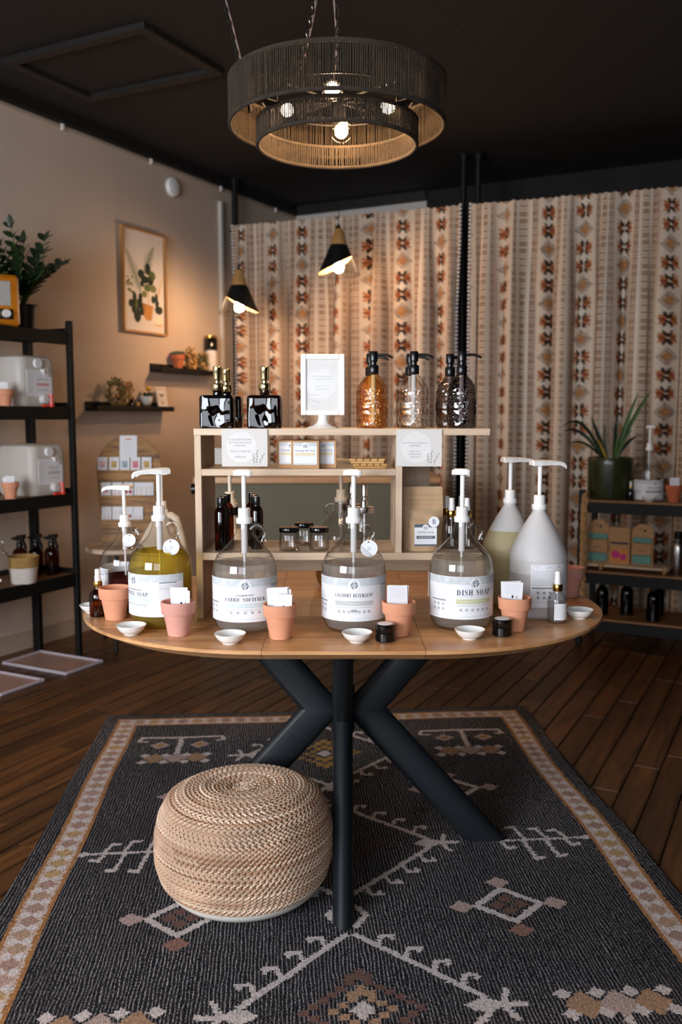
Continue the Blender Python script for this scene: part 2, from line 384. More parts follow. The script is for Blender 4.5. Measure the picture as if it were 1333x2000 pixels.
class Print:
    """flat print laid out in (s, z); build() maps it on a plane or round a cylinder"""
    def __init__(s): s.p = []
    def poly(s, pts, mi, lay=1): s.p.append((list(pts), mi, lay)); return s
    def rect(s, a, b, c, d, mi, lay=1):
        n = max(1, int(abs(c - a) / .006))
        for i in range(n):
            x0 = a + (c - a) * i / n; x1 = a + (c - a) * (i + 1) / n; s.poly([(x0, b), (x1, b), (x1, d), (x0, d)], mi, lay)
        return s
    def ring(s, x, y, r0, r1, mi, lay=2, n=20, a0=0, a1=2 * PI):
        for i in range(n):
            t, u = a0 + (a1 - a0) * i / n, a0 + (a1 - a0) * (i + 1) / n
            s.poly([(x + r0 * math.cos(t), y + r0 * math.sin(t)), (x + r1 * math.cos(t), y + r1 * math.sin(t)), (x + r1 * math.cos(u), y + r1 * math.sin(u)), (x + r0 * math.cos(u), y + r0 * math.sin(u))], mi, lay)
        return s
    def disc(s, x, y, r, mi, lay=1, n=20, ry=None):
        ry = ry or r
        return s.poly([(x + r * math.cos(2 * PI * i / n), y + ry * math.sin(2 * PI * i / n)) for i in range(n)], mi, lay)
    def serif(s, txt, cx, y, h, mi, lay=2, width=None, track=.1):
        W = sum(_glyph(c)[1] + track for c in txt) - track
        k = h * .95 if width is None else width / W
        x = cx - W * k / 2
        for c in txt:
            ps, w = _glyph(c)
            for p in ps: s.poly([(x + a * k, y + b * h) for a, b in p], mi, lay)
            x += (w + track) * k
        return s
    def text(s, txt, cx, y, h, mi, lay=2, width=None, shear=0.0, space=1.0):
        vs, fs = font_polys(txt, shear, space)
        if not vs: return s
        x0 = min(v[0] for v in vs); x1 = max(v[0] for v in vs); k = h / .72
        kx = k if width is None else width / (x1 - x0)
        for f in fs: s.poly([(cx + (vs[i][0] - (x0 + x1) / 2) * kx, y + vs[i][1] * k) for i in f], mi, lay)
        return s
    def lines(s, x0, x1, y, n, dy, h, mi, lay=1, fill=.9, rng=None):
        rng = rng or random.Random(n * 31 + int(x0 * 9999)); xe = x1
        for i in range(n):
            x = x0; e = x0 + (x1 - x0) * (fill * rng.uniform(.75, 1.1) if i % 3 == 2 else min(1, fill * 1.08))
            while x < e - .0006:
                w = rng.uniform(.0015, .005); s.poly([(x, y - i * dy), (min(x + w, e), y - i * dy), (min(x + w, e), y - i * dy + h), (x, y - i * dy + h)], mi, lay); x += w + .0008
        return s
    def build(s, name, mats, parent, fn, step=.00025):
        mb = MB()
        for pts, mi, lay in s.p: mb.add([fn(a, b, lay * step) for a, b in pts], [tuple(range(len(pts)))], mi)
        return mb.build(name, mats, parent)
def cyl_map(r, a0=0.0):
    return lambda a, b, e: ((r + e) * math.sin(a / r + a0), -(r + e) * math.cos(a / r + a0), b)
def flat_map(y=0.0, x0=0.0, z0=0.0):
    return lambda a, b, e: (x0 + a, y - e, z0 + b)
def wrap_sheet(r, a0, a1, z0, z1, n=36, c=0.0):
    mb = MB(); vs = []; fs = []
    for i in range(n + 1):
        a = a0 + (a1 - a0) * i / n; vs += [(r * math.sin(a), -r * math.cos(a), z0), (r * math.sin(a), -r * math.cos(a), z1)]
    for i in range(n): fs.append((2 * i, 2 * i + 2, 2 * i + 3, 2 * i + 1))
    mb.add(vs, fs, 0, True); return mb

# ------------------------------------------------------------------ palette
M('white_plastic', 'eeeae6', .35, sss=.0); M('cream_plastic', 'e2d3bd', .4)
M('paper', 'e6e4e6', .8); M('paper_warm', 'ddd3cc', .8); M('sign_card', 'd5cfc9', .8); M('sign_disc', 'dedad6', .8); M('ink_navy', '27304a', .7); M('ink_grey', '8d8f96', .8); M('ink_pale', 'c3cad0', .8); M('ink_dark', '3a3a40', .8)
M('tint_blue', 'c4d2d4', .8, var=.06, scale=80); M('tint_grey', 'bdbebb', .8); M('tint_green', 'c6c79c', .8); M('tint_band', 'c6cacc', .8, var=.1, scale=60)
M('tint_pink', 'd9a0a0', .8); M('tint_gold', 'd9c690', .8); M('tint_slate', '56606a', .8); M('tint_orange', 'd08a45', .8); M('tint_rose', 'd86f80', .8)
M('terracotta', 'd3916f', .85, var=.07, scale=18, bump=.05, bscale=200); M('terracotta_pink', 'cf9585', .85, var=.07, scale=18, bump=.05, bscale=200); M('terracotta_red', 'b8623a', .85, var=.08, scale=18)
M('porcelain', 'e9e7e2', .22, coat=.3); M('black_plastic', '101012', .25); M('black_jar', '0a0a0c', .12); M('black_metal', '181c20', .42, .2, bump=.03, bscale=900, spec=.45)
M('black_paint', '0c0b0a', .6, spec=.3); M('gold', 'c9a050', .22, 1); M('gold_pale', 'cdbb8a', .18, 1); M('steel', 'b8b4b0', .25, 1); M('steel_dark', '6b645e', .3, 1)
M('kraft', 'b98d62', .85, var=.06, scale=40, bump=.05, bscale=120); M('kraft_bag', 'b79673', .7, var=.07, scale=30, bump=.15, bscale=25)
wood('oak', 'dcc3a8', 'b99a7d', 'x', 7, .5); wood('oak_v', 'dcc3a8', 'b99a7d', 'z', 7, .5)
wood('table_wood', 'dba974', 'a06a40', 'x', 5, .33, .05, spec=.5, rings=.8); wood('pale_wood', 'c99b5f', 'a8783f', 'z', 9, .5)
wood('plank_wood', '6e4522', '3a2210', 'x', 6, .40, .18, info=.30, spec=.4, rings=1.6, edge=.05); wood('plank_wood_plain', '5f3819', '2a1609', 'x', 6, .36, .18, spec=.4, rings=1.6)
wood('shelf_wood', '9a6a3c', '6b431f', 'x', 8, .5); wood('board_wood', 'bf8742', '3f250e', 'x', 9, .55, rings=2.0); wood('radio_wood', 'c87a12', '97520a', 'x', 7, .35); wood('frame_wood', 'b98a55', '99693a', 'z', 9, .5)
wood('soap_wood', 'c79a5c', 'a87b42', 'x', 10, .5)
glass('glass_clear', (.97, .97, .96), 1.15, .015, (.45, .42, .4)); glass('glass_jar', (.95, .95, .95), 1.2, .02, (.4, .38, .36))
glass('glass_orange', (.98, .78, .50), 1.6, .10, (.8, .45, .18), 1.0, 80); glass('glass_emboss', (.95, .93, .91), 1.8, .10, (.55, .52, .5), 1.0, 80); glass('glass_smoke', (.46, .42, .42), 1.9, .10, (.3, .28, .28), 1.0, 80); glass('glass_handle', (.93, .92, .9), 2.2, .02, (.25, .23, .22))
glass('glass_amber', (.33, .12, .035), 1.1, .03, (.25, .2, .2)); glass('glass_black', (.02, .018, .02), 1.25, .04, (.3, .3, .3), 1, 13, .014); glass('glass_dark', (.02, .018, .02), 1.2, .05, (.3, .3, .3)); glass('glass_bulb', (.99, .96, .9), .8, .02, (.9, .9, .85))
glass('glass_umber', (.30, .10, .045), 1.2, .03, (.35, .22, .2)); glass('glass_square_amber', (.13, .04, .014), 1.2, .03, (.3, .2, .2), 1, 12, .012); glass('picture_glass', (.98, .98, .98), .5, .03, (.8, .8, .8)); glass('acrylic', (.94, .93, .94), 1.0, .08, (.8, .8, .82))
liquid('liquid_clear', (.93, .92, .90), .35); liquid('liquid_thin', (.95, .94, .93), .1, haze=.08); liquid('liquid_yellow', (.86, .72, .16), .3); liquid('liquid_red', (.30, .05, .06), .3); liquid('liquid_grey', (.90, .88, .82), .35); liquid('liquid_amber', (.82, .6, .22), .35)
def translucent(name, col, t=.45, rough=.45):
    m, nt, b = new_mat(name); col = srgb(col); b.inputs['Base Color'].default_value = (*col, 1); b.inputs['Roughness'].default_value = rough
    tl = nt.nodes.new('ShaderNodeBsdfTranslucent'); tl.inputs[0].default_value = (*col, 1)
    ms = nt.nodes.new('ShaderNodeMixShader'); ms.inputs[0].default_value = t
    nt.links.new(b.outputs[0], ms.inputs[1]); nt.links.new(tl.outputs[0], ms.inputs[2]); nt.links.new(ms.outputs[0], nt.nodes['Material Output'].inputs[0]); return m
translucent('hdpe', 'e8e4e2', .3); translucent('hdpe_yellow', 'd6c79a', .4); translucent('hdpe_cream', 'e0cdb4', .35); translucent('hdpe_low', 'd3cccb', .35); translucent('jug_can', 'ddd6cd', .3)
M('leaf_dark', '1d2b17', .4, var=.25, scale=12, spec=.5); M('leaf_green', '3c5a22', .5, var=.25, scale=12); M('leaf_soft', '6f8464', .6, var=.2, scale=14); M('leaf_yellow', 'a8842c', .6)
M('soil', '3a291c', .95, var=.3, scale=60); M('pot_black', '141416', .5); M('pot_green', '2c3018', .25, var=.3, scale=9)
M('jute', 'b4947a', .9, var=.2, scale=9); M('canvas', 'd6cfc4', .95, bump=.2, bscale=300)
M('rope', 'b58c5e', .9, var=.15, scale=40, bump=.3, bscale=300); M('straw', 'a5824a', .9, var=.2, scale=50, bump=.4, bscale=160); M('basket_white', 'd3c8c0', .9, bump=.3, bscale=200)
M('dried', '8e7446', .95, var=.35, scale=50); M('dried_green', '6d6a44', .95, var=.3, scale=50); M('dried_tan', 'b98a4e', .95, var=.25, scale=50)
M('yellow_flower', 'd9a21c', .8); M('red_plastic', 'e03a1c', .35); M('red_clear', 'dd6a62', .35); M('teal_cloth', '6d9c93', .95, var=.15, scale=90, bump=.3, bscale=200); M('pink_print', 'c8327a', .7, var=.2, scale=60)
M('grey_cloth', 'a8a29a', .9, var=.12, scale=200); M('slate_paint', '665f4d', .75, var=.05, scale=4)
M('wall_paint', 'c8b4a2', .85, var=.03, scale=2.5, bump=.12, bscale=70); M('wall_white', 'c9c1b8', .85, bump=.08, bscale=70); M('wall_dark', '1a1715', .9); M('ceiling_black', '15110e', .75, bump=.1, bscale=60); M('trim_black', '161311', .6); M('conduit', 'b3a08c', .7)
M('bulb_glow', 'ffd9a0', .3, emit=('ffd2a0', 330)); M('bulb_glow_pendant', 'ffd9a0', .3, emit=('ffd2a2', 250)); M('skin_white', 'd8d4ce', .5)

# ------------------------------------------------------------------ the room
def proj(p):
    v = Vector(p) - Vector((0, 0, CAMH)); zc = v.y * _c - v.z * _s
    if zc < .05: return None
    return 666.5 + FPX * v.x / zc, 1000 - FPX * (v.y * _s + v.z * _c) / zc
def quad(name, a, b, c, d, mat, nrm=None):
    mb = MB(); mb.add([a, b, c, d], [(0, 1, 2, 3)]); return mb.build(name, mat)
def wall_box(name, u0, u1, w0, w1, z0, z1, mat, parent=None):
    c = room((u0 + u1) / 2, (w0 + w1) / 2, (z0 + z1) / 2)
    mb = MB(); mb.box((0, 0, 0), (u1 - u0, w1 - w0, z1 - z0))
    o = mb.build(name, mat, parent); o.location = c; o.rotation_euler = (0, 0, ROT_LEFT); return o
T = .12
struct(wall_box('wall_left', U_FRONT - T, U_BACK + T, -T, 0, -.05, ZC + .1, 'wall_paint'))
w_sw = 1.2                                                   # the back wall: pale near the corner, dark further right
struct(wall_box('wall_back', U_BACK, U_BACK + T, 0, w_sw, -.05, ZC + .1, 'wall_white'))
struct(wall_box('wall_back', U_BACK - .02, U_BACK + T, w_sw, W_RIGHT + T, -.05, ZC + .1, 'wall_dark'))
struct(wall_box('wall_right', U_FRONT - T, U_BACK + T, W_RIGHT, W_RIGHT + T, -.05, ZC + .1, 'wall_dark'))
fr = []
edges = [0.0] + [x for ab in WINS for x in ab] + [W_RIGHT]
struct(wall_box('wall_front', U_FRONT - T, U_FRONT, 0, W_RIGHT, -.05, WZ0, 'wall_paint'))
struct(wall_box('wall_front', U_FRONT - T, U_FRONT, 0, W_RIGHT, WZ1, ZC + .1, 'wall_paint'))
for i in range(0, len(edges), 2): struct(wall_box('wall_front', U_FRONT - T, U_FRONT, edges[i], edges[i + 1], WZ0, WZ1, 'wall_paint'))
ceil = struct(wall_box('ceiling', U_FRONT - T, U_BACK + T, -T, W_RIGHT + T, ZC + .015, ZC + .12, 'trim_black'))
k = 0
for i in range(4):
    for j in range(7):
        u0 = -5.4 + i * 2.44; w0 = j * 1.22
        u1 = min(u0 + 2.435, U_BACK); w1 = min(w0 + 1.215, W_RIGHT)
        if u1 - u0 < .2 or w1 - w0 < .1: continue
        p = wall_box('panel', u0 + .003, u1 + .0068, w0 + .003, w1 + .0068, ZC, ZC + .015, 'ceiling_black')
        p.parent = ceil; p.matrix_parent_inverse = Matrix.LocRotScale(ceil.location, ceil.rotation_euler, None).inverted()
struct(wall_box('trim_1', U_FRONT, U_BACK, 0, .045, ZW, ZC, 'trim_black'))
struct(wall_box('trim_2', U_BACK - .045, U_BACK, .045, w_sw, ZW, ZC, 'trim_black'))
struct(wall_box('baseboard_left', U_FRONT, U_BACK, 0, .015, 0, .10, 'conduit'))
# cable conduit along the wall top with clips, and the riser
cd = thing('cable_conduit', 'thin beige cable conduit clipped along the top of the beige wall', 'conduit', room(0, .012, ZW - .02), ROT_LEFT)
mb = MB(); mb.tube([(-2.6, 0, 0), (3.28, 0, 0)], .008, 8); mb.build('tube', 'conduit', cd)
for px in (120, 292, 428, 535):
    u, z = on_wall(px, 300 + px * .2)
    mb = MB(); mb.box((u, -.006, 0), (.022, .02, .034), bev=.003); mb.build('clip', 'paper_warm', cd)
u_r, _z = on_wall(430, 600)
mb = MB(); mb.box((0, 0, 1.45), (.035, .03, 2.9), bev=.006)
tag(mb.build('conduit_riser', 'wall_white', None, room(u_r, .016, 0), ROT_LEFT), 'pale vertical conduit riser on the wall beside the curtain', 'conduit')
# ceiling hatch frame
hA = at_z(270, 42, ZC); hu = (hA.x - P0[0]) * UD[0] + (hA.y - P0[1]) * UD[1]; hw = (hA.x - P0[0]) * WD[0] + (hA.y - P0[1]) * WD[1]
hb = at_z(428, 137, ZC); hl = (hb.x - P0[0]) * UD[0] + (hb.y - P0[1]) * UD[1] - hu
ht = thing('ceiling_hatch', 'black framed access hatch panel in the black ceiling', 'hatch', room(hu + hl / 2, hw - .42, ZC), ROT_LEFT)
hwid = .9
for nm, c, d in (('frame_board', (-hl / 2 + .03, 0), (.06, hwid)), ('frame_board', (hl / 2 - .03, 0), (.06, hwid)), ('frame_board', (0, -hwid / 2 + .03), (hl - .12, .06)), ('frame_board', (0, hwid / 2 - .03), (hl - .12, .06))):
    mb = MB(); mb.box((c[0], c[1], -.015), (d[0], d[1], .03), bev=.004); mb.build(nm, 'trim_black', ht)
mb = MB(); mb.box((0, 0, -.003), (hl - .12, hwid - .12, .006)); mb.build('door_panel', 'ceiling_black', ht)

# floor: sub-floor and planks
PW, PT = .100, .014
floor = struct(wall_box('floor', U_FRONT - T, U_BACK + T, -T, W_RIGHT + T, -.12, -PT, 'trim_black'))
RUG_O = (-1.036, 3.853); RUG_A = R(4.1); RUG_W, RUG_L = 1.875, 2.75
r1 = (math.cos(RUG_A), math.sin(RUG_A)); r2 = (math.sin(RUG_A), -math.cos(RUG_A))
def in_rug(p):
    x, y = p[0] - RUG_O[0], p[1] - RUG_O[1]; a = x * r1[0] + y * r1[1]; b = x * r2[0] + y * r2[1]
    return .02 < a < RUG_W - .02 and .02 < b < RUG_L - .02
plank_me = {}
def plank_mesh(L):
    L = round(L, 1)
    if L not in plank_me:
        mb = MB(); x, y, z = L / 2 - .0012, PW / 2 - .0012, PT; b = .0035
        vs = [(-x, -y, -z), (x, -y, -z), (x, y, -z), (-x, y, -z), (-x, -y, -b * .7), (x, -y, -b * .7), (x, y, -b * .7), (-x, y, -b * .7), (-x + .0006, -y + b, 0), (x - .0006, -y + b, 0), (x - .0006, y - b, 0), (-x + .0006, y - b, 0)]
        mb.add(vs, [(0, 1, 5, 4), (1, 2, 6, 5), (2, 3, 7, 6), (3, 0, 4, 7), (4, 5, 9, 8), (5, 6, 10, 9), (6, 7, 11, 10), (7, 4, 8, 11), (8, 9, 10, 11)])
        o = mb.build('plank', 'plank_wood'); plank_me[L] = o.data; bpy.data.objects.remove(o)
    return plank_me[L]
rng = random.Random(11); rest = MB(); inv = Matrix.LocRotScale(floor.location, floor.rotation_euler, None).inverted()
for j in range(int(W_RIGHT / PW)):
    w = (j + .5) * PW; u = U_FRONT + rng.uniform(-1.2, 0)
    while u < U_BACK:
        L = rng.choice((.9, 1.2, 1.2, 1.5)); c = room(u + L / 2, w); seen = False
        for t in (-.45, -.3, -.15, 0, .15, .3, .45):
            for q in (-.4, .4):
                p = room(u + L / 2 + t * L, w + q * PW); s = proj(p)
                if s and -60 < s[0] < 1393 and 1195 < s[1] < 2060 and not in_rug(p): seen = True
        if seen:
            o = bpy.data.objects.new('plank', plank_mesh(L)); COL.objects.link(o); o.parent = floor; o.matrix_parent_inverse = inv
            o.location = c; o.rotation_euler = (0, 0, ROT_LEFT + (PI if rng.random() < .5 else 0))
        else:
            k0 = len(rest.v); rest.box((0, 0, -PT / 2), (L - .003, PW - .003, PT)); cs, sn = math.cos(ROT_LEFT), math.sin(ROT_LEFT)
            rest.xf(k0, lambda p, c=c, cs=cs, sn=sn: (c.x + p[0] * cs - p[1] * sn, c.y + p[0] * sn + p[1] * cs, p[2]))
        u += L
ro = rest.build('further_planks', 'plank_wood_plain', floor); ro.matrix_parent_inverse = inv; ro['kind'] = 'stuff'

# ------------------------------------------------------------------ coloured grids (woven and printed cloth)
def grid_obj(name, X, Y, Z, mat, cols=None, face=False, parent=None):
    nj, ni = X.shape
    vs = np.stack([X, Y, Z], -1).reshape(-1, 3).astype(np.float32)
    idx = np.arange(nj * ni).reshape(nj, ni)
    q = np.stack([idx[:-1, :-1], idx[:-1, 1:], idx[1:, 1:], idx[1:, :-1]], -1).reshape(-1, 4)
    me = bpy.data.meshes.new(name); nf = len(q)
    me.vertices.add(len(vs)); me.vertices.foreach_set('co', vs.ravel())
    me.loops.add(nf * 4); me.loops.foreach_set('vertex_index', q.ravel().astype(np.int32))
    me.polygons.add(nf); me.polygons.foreach_set('loop_start', np.arange(0, nf * 4, 4, dtype=np.int32)); me.polygons.foreach_set('loop_total', np.full(nf, 4, np.int32))
    me.polygons.foreach_set('use_smooth', np.ones(nf, bool)); me.update(calc_edges=True)
    if cols is not None:
        at = me.color_attributes.new('print', 'FLOAT_COLOR', 'CORNER' if face else 'POINT')
        c = np.repeat(cols.reshape(-1, 4), 4, 0) if face else cols.reshape(-1, 4)
        at.data.foreach_set('color', c.astype(np.float32).ravel())
    me.materials.append(MATS[mat]); o = bpy.data.objects.new(name, me); COL.objects.link(o)
    if parent is not None: o.parent = parent
    return o
def hx(h): return np.array(srgb(h))
def paint(C, mask, col, a=1.0): C[mask, :3] = col; C[mask, 3] = a

# --- printed curtains
def curtain_cols(u, v):
    """u across, v down the fabric, metres"""
    C = np.empty(u.shape + (4,)); C[..., :3] = hx('d6c2ad'); C[..., 3] = 1
    PU, PV = .335, .345
    k = np.floor(u / PU); x = u - (k + .5) * PU; vv = np.mod(v + k * .11, PV) - PV / 2
    ax = np.abs(x); av = np.abs(vv)
    # soft beige grounds and tick columns
    paint(C, (ax > .083) & (ax < .125), hx('c4ab95'))
    tk = np.mod(v, .021) / .021
    for c0, wd, col in ((.092, .006, '987963'), (.104, .0055, 'b0957f'), (.116, .006, '987963'), (.150, .0055, 'b0947d'), (.162, .0055, '9d806a')):
        paint(C, (np.abs(ax - c0) < wd) & (tk > .3), hx(col))
    paint(C, (np.abs(ax - .134) < .004), hx('e3d3c0'))
    paint(C, (ax < .079) & (ax > .074), hx('c2aa94'))
    # star flowers between the diamonds
    for s0 in (-1, 1):
        cy = vv - s0 * .1165
        y2 = cy
        for ang, rad, hl, hw, col in ((27, .040, .027, .0095, 'b5754c'), (7, .034, .024, .0075, '8c4a2c'), (58, .032, .024, .012, '3d2b23')):
            ca, sa = math.cos(R(ang)), math.sin(R(ang)); ay = np.abs(y2)
            px_, py_ = ax - rad * ca, ay - rad * sa
            paint(C, ((px_ * ca + py_ * sa) / hl) ** 2 + ((-px_ * sa + py_ * ca) / hw) ** 2 < 1, hx(col))
    # lozenges with grey outline and rust heart
    d = ax / .068 + av / .060
    paint(C, d < 1.0, hx('8b7c72')); paint(C, d < .84, hx('cdb49c')); paint(C, d < .72, hx('8f7f74')); paint(C, d < .6, hx('b98658'))
    inner = (d < .5) & (np.mod(ax + av, .016) < .006); paint(C, inner, hx('9a6a4a'))
    # pale little diamond between two flowers (half a repeat away)
    av2 = PV / 2 - av
    d2 = ax / .03 + av2 / .036; paint(C, d2 < 1, hx('e0d0be'))
    return C
m, nt, b, a = vcol_mat('curtain_print', rough=.95)
tl = nt.nodes.new('ShaderNodeBsdfTranslucent'); nt.links.new(a.outputs['Color'], tl.inputs[0]); ms = nt.nodes.new('ShaderNodeMixShader'); ms.inputs[0].default_value = .12
nt.links.new(b.outputs[0], ms.inputs[1]); nt.links.new(tl.outputs[0], ms.inputs[2]); nt.links.new(ms.outputs[0], nt.nodes['Material Output'].inputs[0])
CZ = 2.70
def curtain(A, B, seed, u_off, label, stretch=1.35):
    A = Vector(A); B = Vector(B); L = (B - A).length; ang = math.atan2(B.y - A.y, B.x - A.x)
    t = thing('curtain', label, 'curtain', (A.x, A.y, 0), ang, 'printed curtains on the black pipe rail')
    du = .0075; ni = int(L / du) + 1; nj = int(2.66 / .0085) + 1
    s = np.linspace(0, L, ni)[None, :]; z = np.linspace(CZ + .025, .04, nj)[:, None]
    rg = np.random.RandomState(seed); ph = rg.rand(8) * 6.28
    drop = np.clip((CZ - z) / 2.6, 0, 1)
    w = s + .018 * np.sin(s * 9 + ph[0] + drop * .8) + .012 * np.sin(s * 23 + ph[1])
    fold = np.sin(w * 2 * PI / .155 + ph[2]) * .6 + np.sin(w * 2 * PI / .27 + ph[3] + drop * .6) * .55 + np.sin(w * 2 * PI / .083 + ph[4]) * .18
    amp = .012 + .050 * np.clip(drop * 4, 0, 1)
    Y = fold * amp - .01
    X = s + np.cos(w * 2 * PI / .155 + ph[2]) * .020 * np.clip(drop * 4, .3, 1) + 0 * z
    Z = z + 0 * s + .004 * np.sin(s * 140) * (drop < .01)
    # fabric coordinate: arc length along the folds
    d = np.sqrt(np.gradient(X, axis=1) ** 2 + np.gradient(Y, axis=1) ** 2); U = np.cumsum(d, axis=1)
    mid = U[nj // 3][None, :] * .82 + 0 * z
    C = curtain_cols(mid + u_off, (CZ - z) + 0 * s)
    o = grid_obj('cloth', X, Y, Z, 'curtain_print', C, False, t)
    # pom-pom edging down both sides
    for e in (0, ni - 1):
        mb = MB()
        for j in range(0, nj, 3):
            sg = -1 if e == 0 else 1
            mb.sphere((X[j, e] + sg * .007, Y[j, e], Z[j, e]), .0105, 6, 4)
        p = mb.build('pom_pom_trim', 'paper_warm', t); p['kind'] = 'stuff'
    return t
CA, CM, CB = (-.80, 6.80), (.80, 6.16), (2.62, 5.47)
cdir = (Vector(CB) - Vector(CA)).normalized()
curtain(CA, CM, 3, .05, 'cream curtain with rust star pattern, between the beige wall and the centre pipe')
mid2 = Vector(CM) + cdir * .075
curtain(mid2, CB, 8, .21, 'cream curtain with rust star pattern hanging behind the black rack')
# pipe frame that carries them
def pipe_post(px_xy, label, foot=True):
    px_xy = Vector(px_xy) + Vector((-cdir.y, cdir.x)) * .04
    t = thing('pipe_post', label, 'pipe', (px_xy[0], px_xy[1], 0), 0, 'black pipes carrying the curtains')
    mb = MB(); mb.tube([(0, 0, .012), (0, 0, ZC - .012)], .021, 12); mb.build('pipe', 'black_paint', t)
    mb = MB(); mb.tube([(0, 0, CZ - .005), (cdir.y * .075, -cdir.x * .075, CZ - .005)], .009, 8); mb.build('rail_bracket', 'black_paint', t)
    mb = MB(); mb.lathe([(.045, 0), (.045, .008), (.03, .012), (.027, .03)], 20, (0, 0, 0)); mb.build('floor_flange', 'black_paint', t)
    mb = MB(); mb.lathe([(.027, ZC - .03), (.03, ZC - .012), (.045, ZC - .008), (.045, ZC)], 20); mb.build('ceiling_flange', 'black_paint', t)
    return t
nv = Vector((-cdir.y, cdir.x)) * .07
pipe_post(Vector(CA) + nv * .8 + Vector((-.03, 0)), 'black pipe post by the beige wall at the curtain edge')
q1 = at_z(897, 296, ZC); q2 = at_z(921, 293, ZC)
qa = Vector(CM) + nv - cdir * .01; qb = Vector(CM) + nv + cdir * .09
pipe_post(qa, 'black pipe post in the curtain gap, the one nearer the beige wall')
pipe_post(qb, 'black pipe post in the curtain gap, the one nearer the black rack')
for a_, b_, lb in ((Vector(CA) + cdir * -.04, Vector(CM), 'black curtain rail above the wall side curtain'), (mid2, Vector(CB), 'black curtain rail above the curtain behind the rack')):
    mb = MB(); mb.tube([(a_.x + nv.x * .45, a_.y + nv.y * .45, CZ - .005), (b_.x + nv.x * .45, b_.y + nv.y * .45, CZ - .005)], .013, 10)
    tag(mb.build('curtain_rail', 'black_paint'), lb, 'curtain rail', 'black pipes carrying the curtains')

# --- the woven rug
du = .0052; ni = int(RUG_W / du); nj = int(RUG_L / du)
ga = (np.arange(ni) + .5) * du; gb = (np.arange(nj) + .5) * du
A_, B_ = np.meshgrid(ga, gb)
rg = np.random.RandomState(5)
jag = (rg.rand(nj, 1) - .5) * .006 + (rg.rand(nj, ni) - .5) * .003
X_ = A_ - RUG_W / 2 + jag; Bq = B_ + (rg.rand(nj, ni) - .5) * .003
C = np.zeros((nj, ni, 4)); C[..., :3] = hx('1c1a1e')
WHT, PNK, TAN, MUS, BRN, MAR = hx('c9bcb8'), hx('b39a92'), hx('a58368'), hx('a6804a'), hx('6e5148'), hx('54383a')
AX = np.abs(X_)
def seg(p, q, w, col, both=True):
    x = AX if both else X_
    px, py = p; qx, qy = q; dx, dy = qx - px, qy - py; l2 = dx * dx + dy * dy + 1e-9
    t = np.clip(((x - px) * dx + (Bq - py) * dy) / l2, 0, 1); d = np.hypot(x - px - t * dx, Bq - py - t * dy)
    paint(C, d < w / 2, col)
def dia(cx, cy, rx, ry, col): paint(C, np.abs(AX - cx) / rx + np.abs(Bq - cy) / ry < 1, col)
def dia_o(cx, cy, rx, ry, w, col):
    d = np.abs(AX - cx) / rx + np.abs(Bq - cy) / ry; paint(C, np.abs(d - 1) < w / rx, col)
def hook(p, d, n, col=WHT, s=1.0):
    q = (p[0] + n[0] * .045 * s, p[1] + n[1] * .045 * s); seg(p, q, .0125, col)
    r = (q[0] + d[0] * .030 * s, q[1] + d[1] * .030 * s); seg(q, r, .0135, col)
    seg(r, (r[0] - n[0] * .014 * s, r[1] - n[1] * .014 * s), .015, col)
for mc, inn, incol in ((.52, MUS, MUS), (1.29, MAR, MAR), (2.06, BRN, TAN)):
    rx, ry = .277, .295
    for sg in (-1, 1):
        p, q = (.012, mc + sg * ry), (rx, mc + sg * .03); seg(p, q, .017, WHT)
        dx, dy = q[0] - p[0], q[1] - p[1]; l = math.hypot(dx, dy); d = (dx / l, dy / l); n = (abs(d[1]) * .25 + .1, sg * 1.0)
        nn = math.hypot(*n); n = (n[0] / nn, n[1] / nn)
        for t in (.2, .42, .64, .86): hook((p[0] + dx * t, p[1] + dy * t), (1, 0), n)
    dia(rx, mc, .05, .03, WHT); seg((rx, mc), (rx + .09, mc), .018, WHT); seg((rx + .04, mc), (rx + .06, mc - .05), .015, WHT); seg((rx + .04, mc), (rx + .06, mc + .05), .015, WHT)
    step = np.round(np.abs(X_) / .022) * .022
    dd = step / .125 + np.abs(np.round((Bq - mc) / .02) * .02) / .13
    paint(C, np.abs(dd - 1) < .10, inn); paint(C, np.abs(dd - .55) < .09, incol); dia(0, mc, .03, .035, WHT if mc != 1.29 else PNK)
for b0 in (.905, 1.675): seg((.02, b0 - .05), (.05, b0 + .0), .018, WHT); seg((.02, b0 + .05), (.05, b0), .018, WHT); seg((0, b0 - .08), (0, b0 - .04), .03, WHT)
for b0 in (1.287,):
    seg((.47, b0), (.77, b0), .012, WHT); dia(.775, b0, .026, .017, WHT)
    for i, xx in enumerate((.515, .585, .655, .715)):
        h = (.125, .09, .075, .06)[i]
        seg((xx, b0), (xx - .018, b0 - h), .012, WHT); seg((xx - .018, b0 - h), (xx - .040, b0 - h + .004), .015, WHT)
        h = (.05, .12, .11, .045)[i]
        seg((xx - .008, b0), (xx + .004, b0 + h), .013, WHT); seg((xx + .004, b0 + h), (xx + .026, b0 + h - .006), .018, WHT)
for b0 in (.885, 1.655, 2.43):
    dia_o(.44, b0, .088, .082, .014, WHT)
    for dx, dy, cc in ((-.128, 0, PNK), (.128, 0, PNK), (0, -.118, PNK), (0, .122, hx('8f6a5e'))): dia(.44 + dx, b0 + dy, .036, .032, cc)
    for dx, dy in ((-.03, 0), (.03, 0), (0, .03), (0, -.03)): dia(.44 + dx, b0 + dy, .024, .022, BRN)
